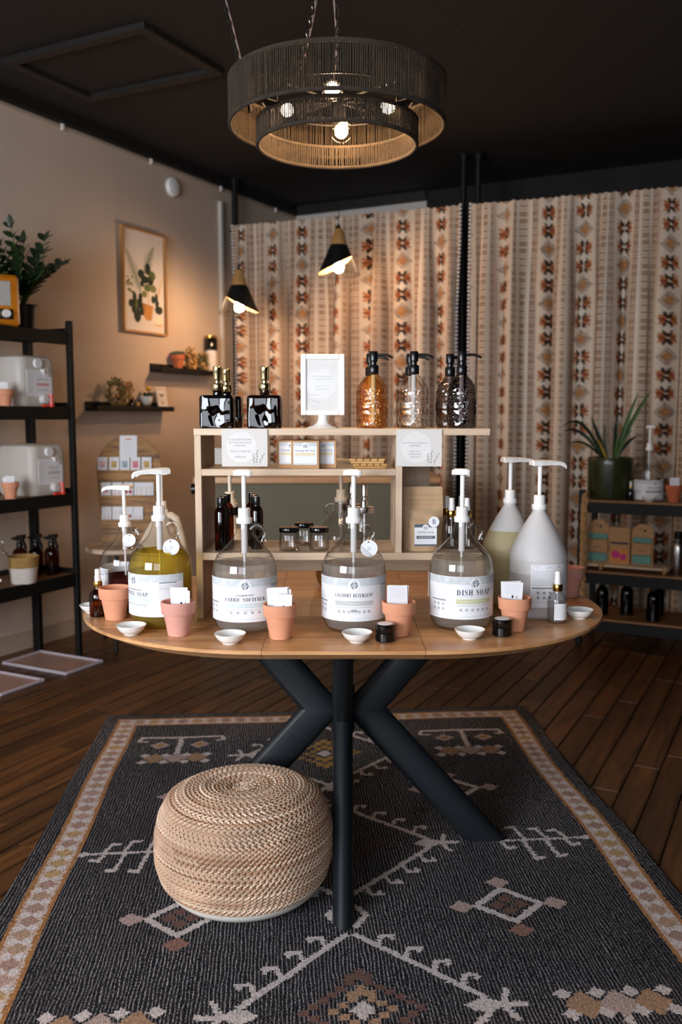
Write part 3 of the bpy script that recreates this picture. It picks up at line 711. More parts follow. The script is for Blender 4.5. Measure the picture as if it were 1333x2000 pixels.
for b0, sg in ((.30, 1), (2.30, -1)):
    seg((.415, b0), (.74, b0), .018, WHT); seg((.415, b0), (.405, b0 + sg * .04), .016, WHT); seg((.74, b0), (.75, b0 + sg * .04), .016, WHT); seg((.405, b0 + sg * .04), (.435, b0 + sg * .045), .014, WHT); seg((.75, b0 + sg * .04), (.72, b0 + sg * .045), .014, WHT)
    seg((.58, b0), (.58, b0 + sg * .2), .020, WHT)
    for xx in (.50, .66): dia(xx, b0 + sg * .085, .042, .04, PNK); dia(xx, b0 + sg * .085, .02, .018, MUS)
    for xx, cc in ((.50, TAN), (.58, PNK), (.66, TAN)): dia(xx, b0 + sg * .225, .046, .05, cc)
    for xx in (.46, .54, .62, .70): dia(xx, b0 + sg * .195, .022, .022, WHT); dia(xx, b0 + sg * .265, .022, .022, WHT)
# border
e = np.minimum(np.minimum(RUG_W / 2 - np.abs(A_ - RUG_W / 2), B_), RUG_L - B_); along = np.where((np.minimum(B_, RUG_L - B_) <= e + 1e-6), A_, B_)
e = e + jag * .5
band = (e > .058) & (e < .150); paint(C, band, hx('cbb1a3')); paint(C, (e > .058) & (e < .070), hx('a9764a')); paint(C, (e > .138) & (e < .150), hx('a9764a'))
per = np.mod(along, .062) - .031; k = np.floor(along / .062)
hs = np.mod(np.sin(k * 12.9898) * 43758.5453, 1.0)
loz = np.abs(per) / .040 + np.abs(e - .104) / .026 < 1
for lo, hi_, cc in ((0, .3, 'b5947c'), (.3, .55, 'ab897b'), (.55, .8, 'bb9a70'), (.8, 1.01, 'b89689')): paint(C, loz & (hs >= lo) & (hs < hi_), hx(cc))
tri = (np.abs(np.abs(per) - .033) / .02 + np.abs(np.abs(e - .104) - .016) / .02 < 1) & band; paint(C, tri, hx('d6c8c4'))
C[..., :3] *= (1 + (rg.rand(nj, ni, 1) - .5) * .18)
m, nt, b, a = vcol_mat('rug_weave', rough=.97)
tc = nt.nodes.new('ShaderNodeTexCoord')
def nz(sx, sy, sc, det=1.0):
    mp = nt.nodes.new('ShaderNodeMapping'); mp.inputs['Scale'].default_value = (sx, sy, 1); nt.links.new(tc.outputs['Object'], mp.inputs[0])
    n = nt.nodes.new('ShaderNodeTexNoise'); n.inputs['Scale'].default_value = sc; n.inputs['Detail'].default_value = det; nt.links.new(mp.outputs[0], n.inputs['Vector']); return n.outputs['Fac']
def mth(op, x, y, z=None):
    n = nt.nodes.new('ShaderNodeMath'); n.operation = op
    for i, q in enumerate((x, y, z)):
        if q is None: continue
        if isinstance(q, (int, float)): n.inputs[i].default_value = q
        else: nt.links.new(q, n.inputs[i])
    return n.outputs[0]
def mrange(x, lo, hi):
    n = nt.nodes.new('ShaderNodeMapRange'); n.inputs[1].default_value = lo; n.inputs[2].default_value = hi; nt.links.new(x, n.inputs[0]); return n.outputs[0]
wv = nt.nodes.new('ShaderNodeTexWave'); wv.wave_type = 'BANDS'; wv.bands_direction = 'X'; wv.inputs['Scale'].default_value = 34; wv.inputs['Distortion'].default_value = 5.0; wv.inputs['Detail'].default_value = 2; wv.inputs['Detail Scale'].default_value = 1.2
wmp = nt.nodes.new('ShaderNodeMapping'); wmp.inputs['Scale'].default_value = (1, .30, 1); nt.links.new(tc.outputs['Object'], wmp.inputs[0]); nt.links.new(wmp.outputs[0], wv.inputs['Vector'])
streak = mrange(wv.outputs['Fac'], .68, .97); dash = mrange(nz(1, .6, 420, 1), .42, .56); patch = mrange(nz(1, .6, 2.3, 2), .3, .7)
lt = mth('MULTIPLY', mth('MULTIPLY', streak, dash), mth('MULTIPLY_ADD', patch, .6, .35))
speck = mth('MULTIPLY', mrange(nz(1, .5, 420, 0), .58, .66), .14)
lt = mth('MAXIMUM', lt, speck)
thr = nt.nodes.new('ShaderNodeMix'); thr.data_type = 'RGBA'; thr.inputs['A'].default_value = (*hx('131215'), 1); thr.inputs['B'].default_value = (*hx('b5adaf'), 1); nt.links.new(lt, thr.inputs['Factor'])
mo = nt.nodes.new('ShaderNodeMix'); mo.data_type = 'RGBA'; mo.blend_type = 'MULTIPLY'; mo.inputs['Factor'].default_value = .55
nt.links.new(a.outputs['Color'], mo.inputs['A'])
cm = nt.nodes.new('ShaderNodeCombineColor'); f2 = mrange(nz(1, .5, 260, 1), .25, .6)
for i in range(3): nt.links.new(f2, cm.inputs[i])
nt.links.new(cm.outputs[0], mo.inputs['B'])
fin = nt.nodes.new('ShaderNodeMix'); fin.data_type = 'RGBA'; nt.links.new(a.outputs['Alpha'], fin.inputs['Factor']); nt.links.new(thr.outputs['Result'], fin.inputs['A']); nt.links.new(mo.outputs['Result'], fin.inputs['B'])
nt.links.new(fin.outputs['Result'], b.inputs['Base Color'])
bp = nt.nodes.new('ShaderNodeBump'); bp.inputs['Strength'].default_value = .5; bp.inputs['Distance'].default_value = .002
nt.links.new(mth('ADD', nz(1, .5, 330, 1), nz(1, .12, 120, 1)), bp.inputs['Height']); nt.links.new(bp.outputs[0], b.inputs['Normal'])
va = np.arange(ni + 1) * du; vb = np.arange(nj + 1) * du; XA, XB = np.meshgrid(va, vb)
edge = np.minimum(np.minimum(XA, ni * du - XA), np.minimum(XB, nj * du - XB))
XW = XA + .008 * np.sin(XB * 5.1 + 1) * np.clip((XA - RUG_W + .5) / .5, 0, 1) ** 2 + .004 * np.sin(XB * 7)
ZZ = .0075 + .0016 * np.sin(XA * 11 + XB * 3) * np.sin(XB * 6 - XA * 2) - .0055 * (edge < .001)
# the rug object: local x across, local y away from the camera
rug = thing('woven_rug', 'charcoal flat-woven rug with cream motifs and pink border on plank floor', 'rug', (RUG_O[0], RUG_O[1], 0), RUG_A)
grid_obj('weave', XW, -XB, ZZ, 'rug_weave', C, True, rug)
mb = MB(); mb.box((RUG_W / 2, -RUG_L / 2, .003), (RUG_W - .012, RUG_L - .012, .004)); mb.build('backing', 'black_paint', rug)

# ------------------------------------------------------------------ oval extending table
TZ = .75; TY, TA, TR = 2.725, .202, .578
def stadium(a, r, n=36):
    pts = []
    for i in range(n + 1): t = -PI / 2 + PI * i / n; pts.append((a + r * math.cos(t), r * math.sin(t)))
    for i in range(n + 1): t = PI / 2 + PI * i / n; pts.append((-a + r * math.cos(t), r * math.sin(t)))
    return pts
table = thing('oval_table', 'oval oak extending table with black spider legs on the rug', 'table', (0.006, TY, 0), 0)
def top_part(name, pts_fn):
    mb = MB(); n = None; vs = []
    for r_, z in ((TR - .045, TZ - .032), (TR - .006, TZ - .012), (TR, TZ - .009), (TR, TZ - .002), (TR - .002, TZ)):
        ring = pts_fn(r_); n = len(ring); vs += [(x, y, z) for x, y in ring]
    fs = []
    for j in range(4):
        for i in range(n): i2 = (i + 1) % n; fs.append((j * n + i, j * n + i2, (j + 1) * n + i2, (j + 1) * n + i))
    fs.append(tuple(range(n))[::-1]); fs.append(tuple(4 * n + i for i in range(n)))
    mb.add(vs, fs); return mb.build(name, 'table_wood', table)
g = .0006
top_part('table_top_half', lambda r: [(-TA - g, -r)] + [(-TA - g, r)] + [(-TA - g + r * math.cos(t), r * math.sin(t)) for t in [PI / 2 + PI * i / 40 for i in range(1, 40)]])
top_part('table_top_half', lambda r: [(TA + g, r)] + [(TA + g, -r)] + [(TA + g + r * math.cos(t), r * math.sin(t)) for t in [-PI / 2 + PI * i / 40 for i in range(1, 40)]])
top_part('extension_leaf', lambda r: [(-TA + g, -r), (TA - g, -r), (TA - g, r), (-TA + g, r)])
mb = MB(); mb.box((0, 0, TZ - .040), (.62, .62, .014)); mb.build('mounting_plate', 'black_metal', table)
HUBZ = .428
def oval_tube(mb, path, ra, rb, side, n=20):
    """stadium-like tube with mitred bends, wide axis in the plane of the path"""
    pts = [Vector(p) for p in path]; vs = []; sd = Vector(side)
    for i, p in enumerate(pts):
        t0 = (pts[i] - pts[i - 1]).normalized() if i else (pts[1] - pts[0]).normalized()
        t1 = (pts[i + 1] - pts[i]).normalized() if i < len(pts) - 1 else t0
        t = (t0 + t1).normalized(); a = t.cross(sd).normalized(); k = 1 / max(.35, abs(t.dot(t0)))
        flat = i == 0 or i == len(pts) - 1
        for q in range(n):
            th = 2 * PI * q / n; cx, cy = math.cos(th), math.sin(th)
            cx = math.copysign(abs(cx) ** .8, cx); off = a * (ra * cx * k) + sd * (rb * cy); v = p + off
            if flat:      # cut level with the floor or the table
                v = v + t * ((p.z - v.z) / t.z)
            vs.append(v)
    fs = []
    m = len(pts)
    for i in range(m - 1):
        for q in range(n): q2 = (q + 1) % n; fs.append((i * n + q, i * n + q2, (i + 1) * n + q2, (i + 1) * n + q))
    mb.add(vs, fs, 0, True); mb.add([vs[q] for q in range(n)], [tuple(range(n))]); mb.add([vs[(m - 1) * n + q] for q in range(n)], [tuple(range(n))])
LEGY = -.038
for ang in (0, 90, 180, 270):
    c, s = math.cos(R(ang)), math.sin(R(ang)); side = (-s, c, 0); mb = MB()
    pth = [(.442, 0, .0095), (.066, 0, HUBZ), (.30, 0, TZ - .046)]
    oval_tube(mb, [(p[0] * c, p[0] * s + LEGY, p[2]) for p in pth], .052, .029, side); mb.build('leg', 'black_metal', table)
mb = MB(); mb.lathe([(.034, HUBZ - .075), (.036, HUBZ - .07), (.036, HUBZ + .07), (.034, HUBZ + .075)], 24, (0, LEGY, 0)); mb.build('hub', 'black_metal', table)

# ------------------------------------------------------------------ jute pouf
pc = (-.269, 2.392)
pouf = thing('jute_pouf', 'round braided jute pouf on the rug in front of the table leg', 'pouf', (pc[0], pc[1], .0095), R(15))
PR, PH = .252, .30
def pouf_pt(t, a, off=0):     # t: 0 top centre .. 1 bottom edge
    prof = [(0.0, PH - .012), (.05, PH - .008), (.11, PH - .003), (.165, PH - .012), (.208, PH - .035), (.230, PH - .075), (.241, PH - .125), (.243, PH - .165), (.241, .10), (.228, .055), (.205, .028)]
    ls = [0]
    for i in range(1, len(prof)): ls.append(ls[-1] + math.hypot(prof[i][0] - prof[i - 1][0], prof[i][1] - prof[i - 1][1]))
    L = ls[-1] * t
    for i in range(1, len(prof)):
        if L <= ls[i] + 1e-9: break
    k = (L - ls[i - 1]) / (ls[i] - ls[i - 1]); p = prof[i - 1]; q = prof[i]
    r, z = p[0] + (q[0] - p[0]) * k, p[1] + (q[1] - p[1]) * k
    dr, dz = q[0] - p[0], q[1] - p[1]; l = math.hypot(dr, dz); nr, nzv = -dz / l, dr / l
    nr, nzv = abs(nr), abs(nzv) if t < .8 else -abs(nzv)
    sag = 1 + .012 * math.sin(a * 2 + 1) + .008 * math.sin(3 * a)
    r *= sag
    return Vector(((r + nr * off) * math.cos(a), (r + nr * off) * math.sin(a), z + nzv * off)), Vector((nr * math.cos(a), nr * math.sin(a), nzv)), r, ls[-1]
mb = MB(); n = 48; m = 30; vs = []
for j in range(m + 1):
    for i in range(n): vs.append(pouf_pt(j / m, 2 * PI * i / n, -.004)[0])
mb.add(vs, [(j * n + i, j * n + (i + 1) % n, (j + 1) * n + (i + 1) % n, (j + 1) * n + i) for j in range(m) for i in range(n)], 0, True)
mb.build('core', 'jute', pouf)
mb = MB(); rows = 42; tl_ = pouf_pt(1, 0)[3]; rng = random.Random(3)
for j in range(1, rows + 1):
    t = (j - .5) / rows; rr = pouf_pt(t, 0)[2]
    cnt = max(6, int(2 * PI * rr / .0165)); rowh = tl_ / rows; tone = rng.choice((0, 0, 0, 1, 2)); run = 0
    for sgn in (-1, 1):
        for i in range(cnt):
            if run <= 0: tone = rng.choice((0, 0, 0, 0, 1, 1, 2)); run = rng.randint(6, 60)
            run -= 1
            a = 2 * PI * (i + (.5 if sgn > 0 else 0) * .9) / cnt + j * .37; tt = min(1, t + sgn * .24 / rows)
            p, nr_, _r, _l = pouf_pt(tt, a)
            al = Vector((-math.sin(a), math.cos(a), 0)); dn = nr_.cross(al).normalized()
            dirv = (al * .82 + dn * (.5 * sgn)).normalized(); sd = nr_.cross(dirv)
            hl, hw, hh = .0115 * rng.uniform(.9, 1.15), rowh * .34, rowh * .42
            c_ = p + nr_ * (hh * .1)
            vs = [c_ - dirv * hl, c_ + dirv * hl]
            for k_ in (-.35, .35):
                vs += [c_ + dirv * (hl * k_) + sd * hw, c_ + dirv * (hl * k_) + nr_ * hh, c_ + dirv * (hl * k_) - sd * hw]
            mb.add(vs, [(0, 2, 3), (0, 3, 4), (2, 5, 6, 3), (3, 6, 7, 4), (5, 1, 6), (6, 1, 7)], tone, True)
M('jute_light', 'cbb098', .9, var=.2, scale=14); M('jute_rust', '9c7458', .9, var=.2, scale=14)
br = mb.build('braided_coil', ['jute', 'jute_light', 'jute_rust'], pouf); br['kind'] = 'stuff'
mb = MB(); mb.lathe([(.12, 0), (.17, .001), (.198, .01), (.214, .026), (.218, .036)], 48); mb.build('canvas_base', 'canvas', pouf)

# ------------------------------------------------------------------ corded drum chandelier
CH = (-.011, 2.72)
ch = thing('drum_chandelier', 'two-tier drum chandelier wrapped in black cord with glowing globe bulbs', 'chandelier', (CH[0], CH[1], 0), 0)
M('cord_black', '30261b', .95, var=.3, scale=30, bump=.6, bscale=420); M('cord_tan', '9b7444', .95, var=.15, scale=90)
M('flex_grey', '6a5f62', .6)
def drum(nm, rad, z0, z1, count, seed):
    rg_ = random.Random(seed); mb = MB()
    for i in range(count):
        a = 2 * PI * (i + rg_.uniform(-.22, .22)) / count; da = rg_.uniform(-.004, .004)
        for lay, rr in ((0, rad + .0028), (0, rad - .0028)):
            o1 = a + (0 if lay == 0 else PI / count)
            mb.tube([(rr * math.cos(o1), rr * math.sin(o1), z0), (rr * math.cos(o1 + da), rr * math.sin(o1 + da), z1)], .00205, 4, lay, cap=False)
    o = mb.build('cord_wrap', ['cord_black'], ch); o['kind'] = 'stuff'
    for z in (z0, z1):
        mb = MB(); mb.tube([(rad * math.cos(t), rad * math.sin(t), z) for t in [2 * PI * i / 96 for i in range(96)]], .0058, 8, closed=True)
        mb.build('corded_ring', 'cord_black', ch)
drum('outer', .312, 2.163, 2.283, 310, 1); drum('inner', .232, 2.11, 2.172, 232, 2)
for i in range(4):
    a = R(45 + 90 * i); c, s = math.cos(a), math.sin(a)
    mb = MB(); mb.tube([(.02 * c, .02 * s, 2.235), (.308 * c, .308 * s, 2.235)], .0035, 6); mb.build('spider_arm', 'black_paint', ch)
    mb = MB(); mb.box((.268 * c, .268 * s, 2.172), (.085, .03, .003), a); mb.build('tier_bracket', 'black_paint', ch)
    mb = MB(); mb.tube([(.232 * c, .232 * s, 2.17), (.232 * c, .232 * s, 2.235)], .0025, 6); mb.build('tier_rod', 'black_paint', ch)
mb = MB(); mb.tube([(.22 * math.cos(t), .22 * math.sin(t), 2.235) for t in [2 * PI * i / 64 for i in range(64)]], .003, 6, closed=True); mb.build('inner_hoop', 'black_paint', ch)
mb = MB(); mb.lathe([(.008, 2.16), (.012, 2.165), (.012, 2.25), (.009, 2.285), (.006, 2.30), (.006, 2.315)], 16); mb.build('centre_stem', 'black_paint', ch)
def globe(parent, p, ax, r=.03, glow='bulb_glow', fil=.012):
    ax = Vector(ax).normalized(); p = Vector(p)
    mb = MB(); mb.tube([p - ax * (r + .038), p - ax * (r * .75)], .014, 12); s_ = mb.build('lamp_socket', 'black_paint', parent)
    mb = MB(); mb.sphere(p, r, 20, 12); b_ = mb.build('globe_bulb', 'glass_bulb', parent)
    mb = MB(); mb.sphere(p - ax * (r * .12), r * .62, 14, 8); mb.build('glowing_core', glow, b_)
for a in (-95, -5, 85, 175):
    c, s = math.cos(R(a)), math.sin(R(a)); globe(ch, (.15 * c, .15 * s, 2.214), (c * .9, s * .9, -.2))
    mb = MB(); mb.tube([(.01 * c, .01 * s, 2.235), (.095 * c, .095 * s, 2.228)], .004, 6); mb.build('bulb_arm', 'black_paint', ch)
globe(ch, (0.012, 0, 2.150), (0, 0, -1), .031)
# chain, swag chains with flex
def chain(mb, pts, link=.026, r=.0018):
    for i in range(len(pts) - 1):
        p, q = Vector(pts[i]), Vector(pts[i + 1]); L = (q - p).length; n = max(1, int(L / (link * .78))); t = (q - p).normalized()
        o1 = t.orthogonal().normalized(); o2 = t.cross(o1)
        for k_ in range(n):
            c_ = p + t * (L * (k_ + .5) / n); w = o1 if k_ % 2 else o2
            mb.tube([c_ + t * (link * .5 * math.cos(a)) + w * (link * .27 * math.sin(a)) for a in [2 * PI * u / 10 for u in range(10)]], r, 5, closed=True)
mb = MB(); chain(mb, [(0, 0, 2.315), (0, 0, ZC - .02)]); mb.build('chain', 'black_paint', ch)
mb = MB(); mb.tube([(-.008 + .006 * math.sin(i), .004, 2.30 + (ZC - 2.32) * i / 12) for i in range(13)], .0028, 6); mb.build('flex', 'flex_grey', ch)
mb = MB(); mb.lathe([(.05, ZC - .02), (.055, ZC - .012), (.055, ZC)], 24); mb.build('ceiling_rose', 'black_paint', ch)
for (x0, z0, yy, x1, z1, nm) in ((-.105, 2.288, -.1, -.045, 2.55, 'swag_chain'), (-.27, 2.25, .14, -.40, 2.72, 'swag_chain')):
    y_hook = yy + (.1 if x1 < -.2 else .2)
    top = (x1 * 1.25, y_hook, ZC - .005); pts = []
    for i in range(9):
        t = i / 8; pts.append((x0 + (top[0] - x0) * t + .03 * math.sin(PI * t), yy + (y_hook - yy) * t, z0 + (top[2] - z0) * t - .05 * math.sin(PI * t)))
    mb = MB(); chain(mb, pts); mb.build(nm, 'black_paint' if x1 < -.2 else 'steel_dark', ch)
    mb = MB(); mb.tube([(p[0] + .006, p[1], p[2] + .004) for p in pts], .0028, 6); mb.build('swag_flex', 'flex_grey', ch)

# ------------------------------------------------------------------ slanted pendant lamps
def pendant(px, py, depth, tilt, label):
    p = at_y(px, py, depth)            # lower end of the wooden cone
    t = thing('pendant_lamp', label, 'pendant lamp', (p.x, p.y, p.z), tilt, 'slanted black pendant lamps')
    wc = .10
    mb = MB(); mb.lathe([(.022, wc), (.026, wc - .004), (.053, .004), (.055, 0)], 28); mb.build('wooden_cone', 'pale_wood', t)
    mb = MB(); mb.tube([(0, 0, wc), (0, 0, wc + .03)], [.014, .006], 10); mb.tube([(0, 0, wc + .02), (0, 0, ZC - p.z)], .0022, 6); mb.build('cord', 'black_paint', t)
    n = 36; slope = .43; vs = []; fs = []
    def lo(a): return -.125 + .055 * math.cos(a)
    mb = MB()
    for off, mi in ((0, 0), (-.002, 1)):
        vs = []
        for k_ in range(7):
            for i in range(n): a = 2 * PI * i / n; z = lo(a) * k_ / 6; r_ = .055 + slope * -z + off; vs.append((r_ * math.cos(a), r_ * math.sin(a), z))
        mb.add(vs, [(k_ * n + i, k_ * n + (i + 1) % n, (k_ + 1) * n + (i + 1) % n, (k_ + 1) * n + i) for k_ in range(6) for i in range(n)], mi, True)
    mb.build('shade', ['black_paint', 'kraft'], t)
    zb = -.185
    for i in range(22):
        a = 2 * PI * i / 22; z0 = lo(a); mb = MB()
        mb.tube([((.055 + slope * -z) * math.cos(a), (.055 + slope * -z) * math.sin(a), z) for z in (z0, zb)], .0019, 5); mb.build('guard_wire', 'black_paint', t)
    mb = MB(); rb = .055 - slope * zb; mb.tube([(rb * math.cos(a), rb * math.sin(a), zb) for a in [2 * PI * i / 40 for i in range(40)]], .0016, 6, closed=True); mb.build('guard_hoop', 'black_paint', t)
    mb = MB(); mb.tube([(0, 0, -.005), (0, 0, -.09)], .018, 12); mb.build('lamp_socket', 'black_paint', t)
    mb = MB(); mb.lathe([(.012, -.088), (.016, -.1), (.029, -.125), (.031, -.14), (.027, -.158), (.014, -.17), (1e-5, -.173)], 16); mb.build('globe_bulb', 'bulb_glow_pendant', t)
    return t
pendant(467, 558, 6.05, R(180), 'black slanted pendant lamp hanging nearer the beige wall')
pendant(662, 479, 5.85, R(0) + 0, 'black slanted pendant lamp hanging under the chandelier, before the curtain')

# ------------------------------------------------------------------ open oak display unit on the table
UY0, UY1 = 2.506, 2.775; UD_ = UY1 - UY0; UYC = (UY0 + UY1) / 2
Z1T, Z1B, Z2T, Z2B, Z3T, Z3B = 1.289, 1.270, 1.176, 1.157, .939, .918
unit = thing('display_unit', 'pale oak open display unit with stepped shelves standing on the table', 'shelf unit', (0, UYC, TZ), 0)
def ub(nm, x0, x1, z0, z1, y0=UY0, y1=UY1, mat='oak'):
    mb = MB(); mb.box(((x0 + x1) / 2, (y0 + y1) / 2 - UYC, (z0 + z1) / 2 - TZ), (x1 - x0, y1 - y0, z1 - z0), bev=.0012); return mb.build(nm, mat, unit)
ub('top_board', -.411, .416, Z1B, Z1T, UY0 - .002)
ub('side_panel', -.410, -.391, TZ + .0005, Z1B, mat='oak_v'); ub('divider_panel', .154, .172, Z3T, Z1B, mat='oak_v')
ub('shelf', -.391, .154, Z2B, Z2T); ub('shelf', -.391, .400, Z3B, Z3T)
ub('back_post', .185, .275, Z3T, Z1B, UY1 - .018, UY1, 'oak_v'); ub('plinth_rail', -.391, .382, .848, Z3B, UY1 - .04, UY1 - .02)
ub('side_panel', .382, .400, TZ + .0005, Z3B, mat='oak_v')

# ------------------------------------------------------------------ pump dispensers and jugs
def pump_head(mb, z, ang, k=1.0):
    secs = [(-.028, .019, .000, .013), (-.024, .0245, -.001, .0155), (.0, .0225, -.001, .015), (.030, .014, .000, .0135), (.058, .008, -.001, .010), (.070, .0055, -.006, .0065), (.076, .004, -.011, .0)]
    vs = []; c, s = math.cos(ang), math.sin(ang)
    for x, hw, z0, z1 in secs:
        for y, zz in ((-hw, z0), (hw, z0), (hw, z1 - .004), (hw * .6, z1), (-hw * .6, z1), (-hw, z1 - .004)):
            vs.append(((x * c - y * s) * k, (x * s + y * c) * k, z + zz * k))
    n = 6; fs = [tuple(range(n))[::-1], tuple((len(secs) - 1) * n + i for i in range(n))]
    for j in range(len(secs) - 1):
        for i in range(n): fs.append((j * n + i, j * n + (i + 1) % n, (j + 1) * n + (i + 1) % n, (j + 1) * n + i))
    mb.add(vs, fs); return mb
def add_pump(t, z, ang, mat='white_plastic', stem=.09, dip=.25, k=1.0):
    mb = MB(); mb.lathe([(.0205 * k, z - .008), (.0215 * k, z - .006), (.0215 * k, z + .005), (.0205 * k, z + .007)], 28)
    c = mb.build('pump_collar', mat, t)
    mb = MB(); prof = []
    n = 36; vs = []
    for j, (r_, zz) in enumerate(((.0158 * k, z + .007), (.0158 * k, z + .030), (.0150 * k, z + .033), (.007 * k, z + .033))):
        for i in range(n): a = 2 * PI * i / n; q = r_ * (1 + (.03 if i % 2 else 0) * (j < 2)); vs.append((q * math.cos(a), q * math.sin(a), zz))
    mb.add(vs, [(j * n + i, j * n + (i + 1) % n, (j + 1) * n + (i + 1) % n, (j + 1) * n + i) for j in range(3) for i in range(n)], 0, False); mb.build('ribbed_cap', mat, c)
    zt = z + .033 + stem
    mb = MB(); mb.lathe([(.0056 * k, z + .03), (.0062 * k, z + .05), (.0066 * k, zt)], 14); mb.build('pump_stem', mat, t)
    mb = MB(); pump_head(mb, zt - .002, ang, k); mb.build('pump_head', mat, t)
    if dip:
        mb = MB(); mb.lathe([(.0085, z - dip * .35), (.0085, z - .008)], 14); mb.lathe([(.0035, z - dip), (.0035, z - dip * .35)], 10); mb.build('dip_tube', 'hdpe', t)
JUG = [(1e-5, .004), (.050, .001), (.060, 0.0), (.068, .003), (.0765, .012), (.0835, .028), (.086, .045), (.0862, .105), (.086, .165), (.0838, .182), (.0775, .198), (.0665, .2125), (.053, .2265), (.040, .2395), (.030, .2525), (.0232, .2665), (.0196, .280), (.0180, .290), (.0180, .297)]
def jug_r(z):
    p = JUG[2:]
    for i in range(1, len(p)):
        if p[i][1] >= z:
            t = (z - p[i - 1][1]) / (p[i][1] - p[i - 1][1]); return p[i - 1][0] + (p[i][0] - p[i - 1][0]) * t
    return .018
LAB = ['paper', 'ink_navy', 'ink_grey', 'ink_pale', 'tint_band', 'tint_blue', 'tint_grey', 'tint_green', 'tint_pink']
def logo(p, x, z, k=1.0):
    p.disc(x, z, .0165 * k, 0, 2, 24)
    for i in range(4): p.ring(x, z, .0066 * k, .0086 * k, 1, 3, 5, R(22 + 90 * i), R(22 + 90 * i + 62))
    p.ring(x, z, .0052 * k, .0056 * k, 2, 3, 16); p.rect(x - .012 * k, z - .0004, x + .012 * k, z + .0006, 2, 4); p.rect(x - .004 * k, z + .002 * k, x + .004 * k, z + .0028 * k, 2, 3); p.rect(x - .003 * k, z - .003 * k, x + .003 * k, z - .0022 * k, 2, 3)
def icon(p, x, z, r_=.0036, mi=2, kind=0):
    p.ring(x, z, r_ * .68, r_, mi, 2, 14)
    if kind % 3 == 0: p.poly([(x - r_ * .4, z - r_ * .5), (x + r_ * .5, z), (x - r_ * .1, z + r_ * .5)], mi, 2)
    elif kind % 3 == 1: p.rect(x - r_ * .5, z - r_ * .2, x + r_ * .4, z + r_ * .25, mi, 2)
    else: p.disc(x, z, r_ * .35, mi, 2, 8)
def soap_label(title, h, width, bar, script=None, n_icons=6, badge=False, bar_text=None, small=True):
    p = Print(); Wd = .149
    p.rect(-Wd, .094, Wd, .113, 4, 1); p.rect(-Wd, .0935, Wd, .0942, 3, 2)
    logo(p, 0, .0955)
    zt = .055 if script else .0645
    if script: p.text(script, 0, zt + .0145, .0062, 1, 2, width=.047 if len(script) < 9 else .06, shear=.35, space=1.1)
    p.serif(title, 0, zt, h, 1, 2, width)
    if not script: p.lines(-.050, .050, .0595, 1, .004, .0009, 3)
    zb0 = .0375 if script else .0415
    p.rect(-.052, zb0, .053, zb0 + .0125, bar, 1)
    if bar_text: p.text(bar_text, 0, zb0 + .0043, .0036, 0, 2, space=1.15)
    else: p.lines(-.04, .04, zb0 + .0055, 1, .004, .0014, 0, 2)
    p.lines(-.050, .050, zb0 - .0055, 1, .004, .001, 2)
    if script and not n_icons: p.lines(-.048, .05, .031, 2, .0045, .001, 2)
    xs = [(-.5 + (i + .5) / n_icons) * .094 for i in range(n_icons)] if n_icons else []
    for i, x in enumerate(xs):
        if badge and i == n_icons // 2:
            p.rect(x - .008, .0245, x + .008, .0315, 2, 2); p.text('EWG', x, .0264, .003, 0, 3); p.rect(x - .008, .0195, x + .008, .0200, 2, 2)
        else: icon(p, x, .0255, .0037, 2, i)
    p.rect(-Wd, .0060, Wd, .0068, 3, 1); p.lines(-.03, .05, .0085, 1, .003, .0007, 3)
    for sx in (-1, 1):
        x0, x1 = (-.128, -.076) if sx < 0 else (.080, .132)
        p.lines(x0, x1, .086, 9 if sx < 0 else 4, .0038, .0008, 3 if sx < 0 else 2)
        zp = .0475 if sx < 0 else .0905
        p.rect(x0, zp, x1 - .004, zp + .0038, 2, 2)
        if sx < 0:
            for i in range(6): icon(p, x0 + .010 + .015 * (i % 3), .039 - .0135 * (i // 3), .0036, 2, i)
        else: p.lines(x0, x1, .078, 12, .0045, .0008, 2)
    return p
GROWL = 'glass gallon jugs with pump tops'
